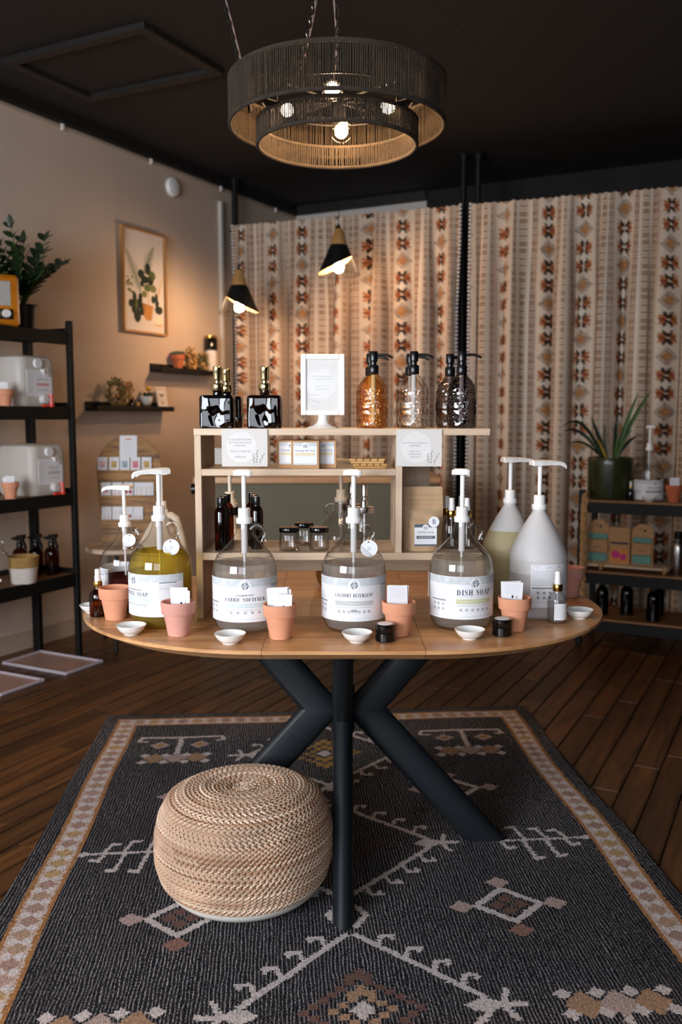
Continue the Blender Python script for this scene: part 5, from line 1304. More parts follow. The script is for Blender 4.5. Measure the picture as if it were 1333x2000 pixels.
# lotion bar pouch
x = ux(825, 1010, 2.57); t = thing('lotion_pouch', 'kraft stand-up pouch labelled lotion bar on the oak unit', 'pouch', (x, 2.567, Z3T), R(2))
w, h = .117, .183; n = 20; m = 30; vs = []
for sd in (-1, 1):
    for j in range(m + 1):
        z = h * j / m
        for i in range(n + 1):
            q = i / n * 2 - 1; belly = max(0, 1 - abs(q) ** 3) * (.030 * max(0, 1 - (z / (h * .72)) ** 2.2)) if z < h * .72 else 0
            ww = w / 2 * (1 - .02 * math.sin(z * 40)); rnd = 1 if z < h * .985 else .96
            vs.append((q * ww * rnd, sd * (belly + .0009) + .0016 * math.sin(z * 190 + q * 3) * (z > .03) * (z < h * .7) * sd, z))
fs = []; k = (m + 1) * (n + 1)
for b_ in range(2):
    for j in range(m):
        for i in range(n): a = b_ * k + j * (n + 1) + i; fs.append((a, a + 1, a + n + 2, a + n + 1))
for j in range(m):
    for i in (0, n): a = j * (n + 1) + i; fs.append((a, a + n + 1, k + a + n + 1, k + a))
for i in range(n): a = i; fs.append((a, a + 1, k + a + 1, k + a)); a = m * (n + 1) + i; fs.append((a, a + 1, k + a + 1, k + a))
mb = MB(); mb.add(vs, fs, 0, True); mb.build('pouch', 'kraft_bag', t)
for z in (h * .72, h * .79, h * .87): mb = MB(); mb.box((0, -.0018, z), (w * .97, .0022, .002)); mb.build('crimp_line', 'kraft', t)
mb = MB(); mb.box((.006, -.0335, .047), (.064, .0012, .062)); l = mb.build('paper_label', 'paper', t)
pr = Print(); pr.rect(-.032, .053, .032, .062, 9, 1); pr.rect(-.032, 0, .032, .0045, 9, 1); logo(pr, 0, .0515, .6); pr.serif('LOTION BAR', 0, .036, .0062, 2, 2, .046); pr.rect(-.026, .0205, .027, .029, 9, 1); pr.text('CUSTOM SCENT', 0, .0228, .0042, 0, 2, width=.04); pr.lines(-.024, .025, .016, 2, .004, .0007, 3)
pr.build('label_print', LAB + ['tint_slate'], l, flat_map(-.0342, .006, .016))
mb = MB(); mb.lathe([(.0155, -.0006), (.0155, .0006), (1e-5, .0006)], 28); mb.xf(0, lambda p: (.029 + p[0], -.0362 + p[2], .085 + p[1])); l = mb.build('round_sticker', 'paper', t)
pr = Print(); rg_ = random.Random(6)
for i in range(14): a = rg_.uniform(0, 6.28); q = rg_.uniform(.001, .0075); pr.disc(q * math.cos(a), q * math.sin(a) + .001, .0016, rg_.choice((0, 0, 1)), 1, 7)
M('ink_violet', '8d84a8', .8); M('ink_leaf', '6f7f72', .8); pr.build('sticker_print', ['ink_violet', 'ink_leaf'], l, flat_map(-.0370, .029, .085))
for i, (px, d, nm) in enumerate(((882, 2.60, 'front, beside the lotion pouch'), (873, 2.66, 'back, beside the lotion pouch'), (901, 2.665, 'back, behind the dish soap pump'), (912, 2.60, 'front, behind the dish soap pump'))):
    spray('gold_spray_bottle', 'clear spray bottle with gold collar on the oak unit, ' + nm, (ux(px, 1040, d), d, Z3T), 'glass_jar', None, False, 1.02, 'clear gold-collared spray bottles')
mb = MB(); mb.tube([(0, 0, 0), (.001, .004, .17), (0, .01, .34)], .0045, 8)
p = at_y(843, 940, 2.80); tag(mb.build('white_pump_stem', 'white_plastic', None, (p.x, 2.83, TZ)), 'thin white tube standing behind the kraft pouch', 'tube')

# ------------------------------------------------------------------ service counter behind
CTZ, CTY = 1.0, 4.85
t = thing('service_counter', 'grey-green panelled counter with a wooden top behind the display unit', 'counter', (-.13, CTY, 0), 0)
mb = MB(); mb.box((0, .26, CTZ / 2 - .018), (1.30, .50, CTZ - .036)); mb.build('body', 'slate_paint', t)
mb = MB(); mb.box((0, .255, CTZ - .018), (1.34, .55, .036), bev=.004); mb.build('worktop', 'table_wood', t)
mb = MB(); mb.box((-.652, .05, CTZ - .1), (.012, .03, .05)); mb.tube([(-.665, .05, CTZ - .07), (-.69, .05, CTZ - .07)], .03, 16); mb.build('bag_hook', 'black_plastic', t)
q = at_y(415, 905, 4.95); t = thing('checkout_tablet', 'white tilted tablet stand on the counter behind the price sign', 'tablet', (q.x + .12, 4.98, CTZ), R(8))
mb = MB(); mb.prism([(-.02, 0), (.12, 0), (.12, .012), (.035, .15), (-.02, .15)], -.17, .15, plane='yz'); mb.build('wedge_body', 'skin_white', t)
mb = MB(); mb.box((-.10, -.03, .02), (.16, .06, .04), bev=.01); mb.build('card_reader', 'black_plastic', t)

# ------------------------------------------------------------------ black leaning shelf along the wall
SF_ = room(.19, .407); fu0, fu1, fw0, fw1 = -1.05, .19, .10, .407
rack = thing('black_shelf', 'black metal shelf with wooden boards along the beige wall', 'shelf', room((fu0 + fu1) / 2, (fw0 + fw1) / 2, 0), ROT_LEFT)
cu, cw = (fu0 + fu1) / 2, (fw0 + fw1) / 2
def RL(u, w, z): return (u - cu, -(w - cw), z)
def zpx(y, d): return at_y(140, y, d).z
dF = SF_.y
shz = [zpx(652, dF), zpx(797, dF), zpx(964, dF), zpx(1121, dF)]; lip = [.066, .068, .068, .070]
top_z = zpx(627, dF)
for u in (fu0, fu1):
    mb = MB(); mb.box(RL(u, fw1, top_z / 2), (.03, .03, top_z), bev=.003); mb.build('post', 'black_paint', rack)
    mb = MB(); mb.box(RL(u - (.0 if u > 0 else 0), fw0, top_z / 2), (.035, .05, top_z), bev=.003); mb.build('post', 'black_paint', rack)
for z, l in zip(shz, lip):
    mb = MB(); mb.box(RL(cu, fw1 + .002, z - l / 2 + .006), (fu1 - fu0 - .028, .018, l), bev=.002); mb.build('front_rail', 'black_paint', rack)
    mb = MB(); mb.box(RL(cu, fw0 - .01, z - l / 2 + .03), (fu1 - fu0 - .034, .014, l), bev=.002); mb.build('back_rail', 'black_paint', rack)
    for u in (fu0, fu1): mb = MB(); mb.box(RL(u, cw, z - l / 2 + .03), (.014, fw1 - fw0 - .05, l), bev=.002); mb.build('side_rail', 'black_paint', rack)
    mb = MB(); mb.box(RL(cu, cw, z - .005), (fu1 - fu0 - .02, fw1 - fw0 - .02, .016)); mb.build('board', 'shelf_wood', rack)
def on_shelf(px, d_w, k):       # point on shelf board k where the pixel column px meets the plane w = d_w
    r_ = ray(px, 900); kk = ((P0[0] + d_w * WD[0]) * WD[0] + (P0[1] + d_w * WD[1]) * WD[1]) / (r_.x * WD[0] + r_.y * WD[1])
    return Vector((r_.x * kk, r_.y * kk, shz[k] + .0035))
# vintage radio
p = on_shelf(-28, .30, 0); t = thing('vintage_radio', 'orange wooden vintage radio with cloth grille on the top shelf', 'radio', p, ROT_LEFT + R(-28))
mb = MB(); mb.box((0, 0, .125), (.36, .12, .25), bev=.014); mb.build('cabinet', 'radio_wood', t)
mb = MB(); mb.box((0, -.0605, .158), (.27, .003, .118), bev=.001); mb.build('grille_cloth', 'grey_cloth', t)
mb = MB(); mb.box((0, -.0605, .058), (.29, .004, .05), bev=.001); mb.build('dial_panel', 'black_plastic', t)
for x in (-.11, .11): mb = MB(); mb.tube([(x, -.062, .06), (x, -.085, .06)], [.021, .018], 20); mb.build('knob', 'paper_warm', t)
mb = MB(); mb.box((.04, -.0635, .06), (.08, .003, .03)); mb.build('dial_window', 'tint_green', t)
# glossy-leaved plant in black ribbed pot
p = on_shelf(58, .25, 0); t = thing('potted_plant', 'glossy upright leafy plant in a black ribbed pot beside the radio', 'plant', p, 0)
pr = []
for i in range(11): z = .004 + .012 * i; pr += [(.052 + .0145 * i / 10, z), (.0545 + .0145 * i / 10, z + .006)]
mb = MB(); mb.lathe([(.05, 0)] + pr + [(.071, .138), (.067, .138), (.064, .12)], 36, cap=False); mb.build('ribbed_pot', 'pot_black', t)
mb = MB(); mb.lathe([(1e-5, .122), (.064, .12)], 24, cap=False); mb.build('soil', 'soil', t)
rg_ = random.Random(8)
for k, (ax_, ay_, L, cv) in enumerate(((-.10, -.06, .42, .1), (.03, .0, .34, .1), (.45, -.25, .30, .5), (.75, -.1, .27, .7), (-.35, .1, .36, .4), (.55, .35, .26, .5), (-.55, -.35, .30, .5), (.15, -.5, .26, .4), (-.35, -.4, .30, .3), (.3, .05, .38, .3), (.62, -.35, .22, .3))):
    pts = []
    for i in range(9):
        s = i / 8; pts.append(Vector((rg_.uniform(-.02, .02) * (i == 0) + ax_ * L * (s ** (1 + cv)), ay_ * L * s, .12 + L * s * (1 - .25 * abs(ax_) * s))))
    mb = MB(); mb.tube(pts, [.005 - .0004 * i for i in range(9)], 6); st = mb.build('stem', 'leaf_green', t)
    for i in range(2, 9):
        d = (pts[i] - pts[i - 1]).normalized()
        for sg in ((-1, 1) if i < 8 else (-1, 1, 0)):
            sd = Vector((math.cos(R(-30)), math.sin(R(-30)), 0)) * sg
            dv = (d * .75 + sd * 1.0 + Vector((0, -.15, 0)) if sg else d).normalized(); ll = .088 * rg_.uniform(.85, 1.1) * (1 - .2 * (i > 6))
            tip = Vector(t.location) + pts[i] + dv * ll
            if (tip.x - P0[0]) * WD[0] + (tip.y - P0[1]) * WD[1] < .035: continue
            mb = MB(); mb.leaf(pts[i], dv, ll, .036, (-.2, -.6, .9), .1, .1, 5); mb.build('leaf', 'leaf_dark', st)
# translucent carboys with taps
def carboy(label, pxr, k, bar, hh):
    Wd, Dp = .25, .27; n = 32; vs = []
    p = on_shelf(pxr, .395, k); t = thing('refill_carboy', label, 'carboy', (p.x - WD[0] * Dp / 2, p.y - WD[1] * Dp / 2, p.z), ROT_LEFT, 'translucent refill carboys on the black shelf')
    lv = [(.0, .93, .92), (.012, .985, .98), (.03, 1, 1), (hh - .07, 1, 1), (hh - .03, .985, .975), (hh - .01, .94, .93), (hh, .82, .80)]
    def rb(sx, sy, z, rad=.045):
        o = []
        for qx, qy, a0 in ((1, 1, 0), (-1, 1, 90), (-1, -1, 180), (1, -1, 270)):
            for k_ in range(8): a = R(a0 + 90 / 7 * k_); o.append((qx * (Wd / 2 * sx - rad) + rad * math.cos(a), qy * (Dp / 2 * sy - rad) + rad * math.sin(a), z))
        return o
    for z, a, b in lv: vs += rb(a, b, z)
    mb = MB(); mb.add(vs, [(j * n + i, j * n + (i + 1) % n, (j + 1) * n + (i + 1) % n, (j + 1) * n + i) for j in range(len(lv) - 1) for i in range(n)] + [tuple(range(n))[::-1], tuple((len(lv) - 1) * n + i for i in range(n))], 0, True); mb.build('body', 'jug_can', t)
    yf = -Dp / 2
    mb = MB(); mb.tube([(-.01, yf + .02, hh - .04), (-.01, yf - .012, hh - .04)], .024, 20); mb.build('vent_cap', 'paper', t)
    mb = MB(); mb.tube([(.015, yf + .01, hh - .07), (.02, yf - .014, hh - .075), (.02, yf - .016, hh - .09)], .008, 10); mb.build('lug', 'paper_warm', t)
    mb = MB(); mb.box((0, yf - .0012, hh * .46), (.17, .002, .135)); lb = mb.build('paper_label', 'paper', t)
    pr = Print(); pr.lines(-.08, -.04, .12, 16, .0065, .0018, 3); pr.text('BODY WASH' if bar == 8 else 'HAND SOAP', .022, .085, .008, 2, 2, width=.07); pr.rect(-.02, .055, .064, .07, bar, 1)
    for i in range(4): icon(pr, -.008 + .02 * i, .035, .0045, 2, i)
    pr.build('label_print', LAB, lb, flat_map(yf - .0024, 0, hh * .46 - .0675))
    mb = MB(); mb.lathe([(.021, -.001), (.021, .001), (1e-5, .001)], 22); mb.xf(0, lambda q: (.035 + q[0], yf - .012 + q[2] + q[1] * .12, hh * .68 + q[1])); mb.build('hang_tag', 'paper', t)
    mb = MB(); mb.tube([(.02, yf + .005, .04), (.02, yf - .028, .04)], [.026, .020], 18); mb.build('tap_collar', 'hdpe', t)
    mb = MB(); mb.tube([(.058, yf - .02, .066), (.058, yf - .022, .014)], .0125, 12); tp = mb.build('tap_barrel', 'red_clear', t)
    mb = MB(); mb.tube([(.058, yf - .022, .014), (.058, yf - .022, .001)], .0145, 12); mb.box((.024, yf - .022, .007), (.05, .014, .011)); mb.build('tap_nozzle', 'red_plastic', tp)
    return t
carboy('translucent refill carboy with a pink barred label and red tap on the second shelf', 82, 1, 8, .262)
carboy('translucent refill carboy with a grey barred label and red tap on the third shelf', 98, 2, 6, .268)
for k, px, nm in ((1, 14, 'second'), (2, 18, 'third')):
    p = on_shelf(px, .392, k); clay_pot('orange clay pot with a folded card on the %s shelf of the black shelf' % nm, (p.x, p.y, p.z), 'terracotta', .95)
    paper_slips('folded white card in the clay pot on the %s shelf' % nm, (p.x - .006, p.y, p.z + .046), R(20), 2, .045, .07, 0, dark=False)
# trigger bottles, basket, glass jug on the lowest shelf
def trigger(label, px, w):
    p = on_shelf(px, w, 3); t = thing('trigger_bottle', label, 'spray bottle', p, R(-20), 'brown trigger spray bottles')
    mb = MB(); mb.lathe([(.036, 0), (.039, .003), (.040, .008), (.040, .115), (.037, .13), (.027, .142), (.016, .148), (.014, .158)], 32); mb.build('bottle', 'glass_umber', t)
    mb = MB(); mb.lathe([(.0165, .15), (.0175, .152), (.0175, .172), (.013, .178), (.012, .19)], 24); mb.build('collar', 'black_plastic', t)
    mb = MB(); mb.prism([(-.022, .188), (.02, .186), (.036, .206), (.034, .222), (-.005, .218), (-.038, .198)], -.011, .011); mb.build('trigger_head', 'black_plastic', t)
    mb = MB(); mb.prism([(.016, .196), (.026, .196), (.042, .16), (.045, .142), (.038, .14), (.030, .165)], -.006, .006); mb.build('trigger_lever', 'black_plastic', t)
    mb = MB(); mb.tube([(-.036, 0, .2), (-.05, 0, .196)], .007, 10); mb.build('nozzle', 'black_plastic', t)
    return t
trigger('brown trigger spray bottle nearest the shelf end post', 95, .30); trigger('brown trigger spray bottle between the basket and the end bottle', 64, .22); trigger('brown trigger spray bottle behind the basket', 32, .17)
p = on_shelf(38, .37, 3); t = thing('woven_basket', 'round basket of straw above white on the lowest shelf', 'basket', p, 0)
bk = []
for i in range(7): z = .012 * i; r_ = .060 + .010 * i / 6; bk += [(r_ - .002, z), (r_ + .002, z + .006)]
mb = MB(); mb.lathe(bk + [(.0715, .084)], 36); mb.build('white_half', 'basket_white', t)
bk = []
for i in range(6): z = .084 + .0095 * i; r_ = .0715 + .006 * i / 5; bk += [(r_ - .002, z), (r_ + .0025, z + .005)]
mb = MB(); mb.lathe(bk + [(.079, .141), (.073, .141), (.068, .09)], 36, cap=False); mb.build('straw_half', 'straw', t)
mb = MB(); mb.lathe([(1e-5, .085), (.068, .085)], 24, cap=False); mb.build('lining', 'straw', t)
p = on_shelf(-6, .40, 3); growler('clear glass jug at the edge of the lowest black shelf', (p.x - .03, p.y, p.z), None, 0, None, .1, R(180), 0, sc=.85, grp='glass jugs on other shelves')
# clear trays on the floor before the shelf
def tray(label, u0, u1, w0, w1):
    t = thing('clear_tray', label, 'tray', room((u0 + u1) / 2, (w0 + w1) / 2, 0), ROT_LEFT, 'clear trays on the floor')
    du_, dw_ = u1 - u0, w1 - w0
    mb = MB(); mb.box((0, 0, .004), (du_ - .02, dw_ - .02, .004)); mb.build('base', 'tray_tan', t)
    for c, d in (((-du_ / 2 + .006, 0), (.012, dw_)), ((du_ / 2 - .006, 0), (.012, dw_)), ((0, -dw_ / 2 + .006), (du_ - .024, .012)), ((0, dw_ / 2 - .006), (du_ - .024, .012))):
        mb = MB(); mb.box((c[0], c[1], .008), (d[0], d[1], .016), bev=.003); mb.build('rim', 'tray_rim', t)
M('tray_tan', 'b08878', .35, spec=.6); M('tray_rim', 'b5aab2', .3)
def uw(p): return (p.x - P0[0]) * UD[0] + (p.y - P0[1]) * UD[1], (p.x - P0[0]) * WD[0] + (p.y - P0[1]) * WD[1]
a = uw(at_z(4, 1297, 0)); b = uw(at_z(82, 1274, 0)); c = uw(at_z(203, 1295, 0)); d = uw(at_z(125, 1320, 0))
tray('clear floor tray lying nearer the black shelf end post', (a[0] + d[0]) / 2, (b[0] + c[0]) / 2, (a[1] + b[1]) / 2, (c[1] + d[1]) / 2)
e = uw(at_z(87, 1334, 0)); du_ = (b[0] + c[0]) / 2 - (a[0] + d[0]) / 2
tray('clear floor tray cut off by the frame before the black shelf', e[0] - du_ + .02, e[0] + .02, (c[1] + d[1]) / 2 - .50, (c[1] + d[1]) / 2 - .02)

# ------------------------------------------------------------------ on the beige wall
def wall_thing(name, label, cat, px, py, off=0.0, group=None):
    u, z = on_wall(px, py, off); return thing(name, label, cat, room(u, off, z), ROT_LEFT, group), u, z
# smoke detector
t, u, z = wall_thing('smoke_detector', 'round white smoke detector high on the beige wall', 'smoke detector', 335, 366)
mb = MB(); mb.lathe([(.062, 0), (.064, .004), (.064, .018), (.058, .028), (.045, .033), (1e-5, .034)], 32); mb.xf(0, lambda p: (p[0], -p[2], p[1])); mb.build('housing', 'white_plastic', t)
mb = MB(); mb.lathe([(.03, .0335), (.028, .036), (1e-5, .0365)], 24); mb.xf(0, lambda p: (p[0], -p[2], p[1])); mb.build('sensor_cap', 'paper', t)
# framed botanical print
ua, za = on_wall(241, 440, .03); ub_, zb = on_wall(327, 459, .03); uc, zc_ = on_wall(326, 657, .03); ud, zd = on_wall(242, 646, .03)
u0, u1, z1, z0 = (ua + ud) / 2, (ub_ + uc) / 2, (za + zb) / 2, (zc_ + zd) / 2
w, h = u1 - u0, z1 - z0
t = thing('framed_print', 'tall wood-framed print of potted ferns on the beige wall', 'picture', room((u0 + u1) / 2, 0, z0), ROT_LEFT)
for nm, c, d in (('frame_side', (-w / 2 + .007, h / 2), (.014, h)), ('frame_side', (w / 2 - .007, h / 2), (.014, h)), ('frame_rail', (0, .007), (w - .028, .014)), ('frame_rail', (0, h - .007), (w - .028, .014))):
    mb = MB(); mb.box((c[0], -.016, c[1]), (d[0], .032, d[1]), bev=.0015); mb.build(nm, 'frame_wood', t)
mb = MB(); mb.box((0, -.011, h / 2), (w - .028, .004, h - .028)); sh = mb.build('sheet', 'paper_warm', t)
M('art_dark', '2a2f24', .9); M('art_green', '5d6b3a', .9); M('art_olive', '7b7a4d', .9); M('art_fern', '54683a', .9); M('art_basket', 'b5793f', .9); M('art_rim', 'd9a45c', .9); M('art_cream', 'e9dcc8', .9); M('art_straw', 'd3b47a', .9)
pr = Print(); W_, H_ = w - .03, h - .03
def A(x, y): return ((x - .5) * W_, (1 - y) * H_)
def fern(x0, y0, x1, y1, mi, wid):
    n = 18
    for i in range(n):
        s = i / n; bx, by = x0 + (x1 - x0) * s, y0 + (y1 - y0) * s; l = wid * (1 - s) ** .7 * (.4 + .6 * min(1, s * 4))
        dx, dy = x1 - x0, y1 - y0; L = math.hypot(dx, dy); dx /= L; dy /= L
        for sg in (-1, 1):
            ex, ey = bx + (-dy * sg * 1.0 + dx * .6) * l, by + (dx * sg * .6 + dy * .6) * l
            pr.poly([A(bx, by), A(bx + dx * .016, by + dy * .016), A(ex, ey)][::sg], mi, 1)
    pr.poly([A(x0, y0), A(x0 + .01, y0), A(x1, y1)], mi, 1)
def blob(x, y, rx, ry, mi, lay=2, n=14, rot=0): pr.poly([A(x + rx * math.cos(2 * PI * i / n) * math.cos(rot) - ry * math.sin(2 * PI * i / n) * math.sin(rot) * .5, y + (rx * math.cos(2 * PI * i / n) * math.sin(rot) + ry * math.sin(2 * PI * i / n) * math.cos(rot))) for i in range(n)], mi, lay)
fern(.42, .60, .08, .20, 3, .20); fern(.50, .42, .76, .12, 3, .18)
fern(.80, .68, .98, .40, 7, .06)
for i in range(26): rr_ = random.Random(i); blob(.06 + .16 * rr_.random(), .46 + .10 * rr_.random(), .018, .010, 2, 1, 6)
blob(.14, .60, .05, .02, 2); blob(.22, .62, .05, .015, 1)
for x, y, rx, ry, mi in ((.60, .36, .07, .06, 0), (.43, .42, .08, .045, 0), (.70, .42, .09, .05, 1), (.52, .47, .10, .04, 0), (.66, .47, .08, .05, 0), (.72, .55, .09, .04, 2), (.58, .55, .09, .04, 1), (.50, .62, .07, .035, 2), (.45, .52, .05, .03, 0)): blob(x, y, rx, ry, mi)
pr.poly([A(.605, .5), A(.62, .5), A(.60, .72), A(.585, .72)], 4, 1)
pr.poly([A(.44, .71), A(.72, .73), A(.68, .85), A(.66, .88), A(.56, .885), A(.49, .86)], 4, 2)
for i in range(6): pr.poly([A(.46 + .006 * i, .735 + .024 * i), A(.70 - .006 * i, .745 + .024 * i), A(.70 - .006 * i, .750 + .024 * i), A(.46 + .006 * i, .740 + .024 * i)], 5, 3)
for x, y, rx, ry, r_ in ((.26, .67, .05, .06, -.4), (.40, .67, .05, .06, .4), (.18, .73, .07, .04, 0), (.34, .73, .1, .05, 0), (.46, .75, .07, .04, 0), (.24, .79, .06, .04, -.5), (.44, .80, .06, .04, .5)): blob(x, y, rx, ry, 0, 2, 12)
blob(.32, .84, .09, .075, 0, 3); blob(.30, .74, .03, .06, 1, 3)
for x, y, rx, ry in ((.72, .66, .05, .04), (.80, .65, .04, .06), (.82, .70, .05, .04)): blob(x, y, rx, ry, 0)
blob(.86, .76, .10, .045, 0, 3); blob(.88, .72, .03, .02, 6, 3); blob(.84, .87, .11, .05, 6, 2); blob(.85, .905, .10, .028, 5, 3); blob(.85, .885, .10, .03, 6, 4)
pr.build('artwork', ['art_dark', 'art_green', 'art_olive', 'art_fern', 'art_basket', 'art_rim', 'art_cream', 'art_straw'], sh, lambda a, b, e: (a, -.0132 - e, .015 + b))
# two black picture ledges
def ledge(label, px0, px1, py, dep=.10):
    ua, za = on_wall(px0, py, dep); ub_, zb = on_wall(px1, py + 4, dep)
    t = thing('picture_ledge', label, 'wall shelf', room((ua + ub_) / 2, 0, za), ROT_LEFT, 'black picture ledges'); L = ub_ - ua
    mb = MB(); mb.box((0, -dep / 2, -.009), (L, dep, .016), bev=.001); mb.build('board', 'black_paint', t)
    mb = MB(); mb.box((0, -dep + .006, .004), (L, .010, .024), bev=.001); mb.build('front_lip', 'black_paint', t)
    mb = MB(); mb.box((0, -.006, .02), (L, .011, .042), bev=.001); mb.build('back_rail', 'black_paint', t)
    return (ua, ub_, za - .001)
L1 = ledge('lower black picture ledge holding a small butterfly print', 191, 341, 797)
L2 = ledge('upper black picture ledge beside the curtain holding an orange pot', 316, 424, 721)
def on_ledge(L, px, w=.05):
    u, z = on_wall(px, 770 if L is L1 else 700, w); return room(u, w, L[2])
def bundle(name, label, loc, r_, h, m1, m2, seed, cat='dried flowers', n=70):
    t = thing(name, label, cat, loc, ROT_LEFT, 'dried decorations on the ledges'); rg_ = random.Random(seed)
    for mi, mm in ((0, m1), (1, m2)):
        mb = MB()
        for i in range(n):
            a = rg_.uniform(0, 2 * PI); rr_ = r_ * rg_.uniform(.55, 1.0); x, z = rr_ * math.cos(a) * .9, h / 2 + rr_ * math.sin(a) * h / 2 / r_
            d = Vector((math.cos(a) * .6 + rg_.uniform(-.8, .8), rg_.uniform(-.6, .2), math.sin(a) * .6 + rg_.uniform(-.8, .8)))
            mb.leaf((x, rg_.uniform(-.03, .015), max(.012, z)), d, rg_.uniform(.02, .038), .014, (0, -1, 0), 0, .3, 3)
        o = mb.build('dried_sprigs', mm, t); o['kind'] = 'stuff'
    mb = MB(); mb.tube([(r_ * .75 * math.cos(a), 0, h / 2 + h * .375 * math.sin(a)) for a in [2 * PI * i / 20 for i in range(20)]], .006, 6, closed=True); mb.build('twig_ring', 'dried', t)
    mb = MB(); mb.sphere((-.012, -.03, h * .42), .014, 8, 6); mb.sphere((.014, -.028, h * .2), .013, 8, 6); mb.build('seed_heads', 'dried_tan', t)
    return t
bundle('dried_wreath', 'dried wreath of brown and green sprigs on the lower ledge', on_ledge(L1, 224), .072, .185, 'dried', 'dried_green', 1)
bundle('dried_fan', 'pale dried flower fan beside the wreath on the lower ledge', on_ledge(L1, 249, .03), .03, .165, 'dried_tan', 'straw', 2, n=30)
p = on_ledge(L1, 258); t = thing('small_bottle', 'small black bottle on the lower ledge beside the dried wreath', 'bottle', p, ROT_LEFT)
mb = MB(); mb.lathe([(.020, 0), (.022, .003), (.022, .045), (.015, .055), (.009, .06)], 22); mb.build('bottle', 'black_jar', t); mb = MB(); mb.lathe([(.0105, .058), (.0105, .075), (1e-5, .076)], 18); mb.build('cap', 'black_plastic', t)
p = on_ledge(L1, 268, .055); t = thing('small_jar', 'small amber jar with black lid beside the white planter on the ledge', 'jar', p, ROT_LEFT)
mb = MB(); mb.lathe([(.016, 0), (.018, .002), (.018, .04), (.014, .046)], 22); mb.build('jar', 'dried_tan', t); mb = MB(); mb.lathe([(.0165, .044), (.0165, .058), (1e-5, .059)], 18); mb.build('lid', 'black_plastic', t)
p = on_ledge(L1, 286, .045); t = thing('white_planter', 'white footed planter with green leaves and a yellow bloom on the lower ledge', 'planter', p, ROT_LEFT)
for x, y in ((-.022, -.012), (.022, -.012), (0, .02)): mb = MB(); mb.tube([(x * .8, y, .03), (x, y * 1.2, 0)], .005, 8); mb.build('foot', 'frame_wood', t)
mb = MB(); mb.lathe([(.018, .026), (.030, .034), (.038, .055), (.040, .082), (.037, .082), (.034, .07)], 28, cap=False); mb.build('pot', 'white_plastic', t)
mb = MB(); mb.lathe([(1e-5, .074), (.035, .074)], 20, cap=False); mb.build('soil', 'soil', t)
rg_ = random.Random(9)
for i in range(14):
    a = rg_.uniform(0, 6.28); mb = MB(); mb.leaf((.006 * math.cos(a), .006 * math.sin(a), .075), (math.cos(a), math.sin(a), rg_.uniform(.6, 2.4)), rg_.uniform(.04, .06), .02, (0, 0, 1), .2, .2, 4); mb.build('leaf', 'leaf_soft' if i % 2 else 'leaf_dark', t)
mb = MB(); mb.tube([(.008, 0, .08), (.014, 0, .125)], .0025, 6); mb.build('stem', 'leaf_green', t)
mb = MB(); mb.sphere((.014, -.004, .135), .020, 12, 8, sc=(1, .9, .8)); mb.build('bloom', 'yellow_flower', t)
p = on_ledge(L1, 316, .05); t = thing('butterfly_print', 'small pale-framed butterfly print leaning on the lower ledge', 'picture', p, ROT_LEFT)
def lean(q): return (q[0], q[1] * .98 + q[2] * .18 - .015, q[2] * .985)
fw, fh, bw = .105, .150, .016
for c, d in (((-fw / 2 + bw / 2, fh / 2), (bw, fh)), ((fw / 2 - bw / 2, fh / 2), (bw, fh)), ((0, bw / 2), (fw - 2 * bw, bw)), ((0, fh - bw / 2), (fw - 2 * bw, bw))):
    mb = MB(); mb.box((c[0], 0, c[1] + .001), (d[0], .012, d[1]), bev=.003); mb.xf(0, lean); mb.build('frame_bar', 'cream_plastic', t)
mb = MB(); mb.box((0, .002, fh / 2), (fw - 2 * bw, .004, fh - 2 * bw)); mb.xf(0, lean); sh = mb.build('sheet', 'paper_warm', t)
pr = Print()
for sg in (-1, 1): pr.poly([(0, .095), (sg * .018, .108), (sg * .022, .098), (sg * .012, .088), (sg * .008, .080)][::sg], 0, 1)
pr.poly([(-.002, .062), (.002, .062), (.001, .078), (-.001, .078)], 0, 1); pr.poly([(-.010, .035), (.010, .035), (.006, .055), (-.006, .055)], 1, 1)
pr.build('artwork', ['art_dark', 'art_basket'], sh, lambda a, b, e: lean((a, -.0005 - e, b)))
p = on_ledge(L2, 347, .05); t = thing('succulent_pot', 'orange clay pot with a grey-green succulent on the upper ledge', 'plant', p, ROT_LEFT); t.scale = (1.15, 1.1, 1.25)
mb = MB(); mb.lathe([(.024, 0), (.026, .001), (.036, .062), (.041, .063), (.043, .09), (.038, .09), (.036, .075)], 30, cap=False); mb.build('pot', 'terracotta_red', t); mb = MB(); mb.lathe([(1e-5, .08), (.038, .08)], 20, cap=False); mb.build('soil', 'soil', t)
for i in range(22):
    a = i * 2.4; e = .2 + .06 * i; mb = MB(); mb.leaf((.008 * math.cos(a), .008 * math.sin(a), .082), (math.cos(a), math.sin(a), e), .048 - .0008 * i, .018, (0, 0, 1), 0, .3, 4); mb.build('leaf', 'leaf_soft', t)
bundle('dried_bundle', 'tan dried pods beside the orange pot on the upper ledge', on_ledge(L2, 370), .042, .155, 'dried_tan', 'straw', 4)
bundle('dried_bundle', 'green-brown dried wreath beside the tall candle bottle on the upper ledge', on_ledge(L2, 393), .036, .14, 'dried', 'dried_green', 5)
p = on_ledge(L2, 413, .05); t = thing('candle_jar', 'pale bottle with black and gold top on the upper ledge beside the curtain', 'bottle', p, ROT_LEFT); t.scale = (1.3, 1.2, 1.4)
mb = MB(); mb.lathe([(.030, 0), (.034, .003), (.034, .105), (.030, .118)], 28); mb.build('jar', 'paper_warm', t)
mb = MB(); mb.lathe([(.032, .118), (.037, .121), (.037, .176), (.034, .18)], 28); mb.build('black_top', 'black_jar', t); mb = MB(); mb.lathe([(.034, .18), (.035, .184), (.035, .194), (1e-5, .195)], 28); mb.build('gold_lid', 'gold', t)

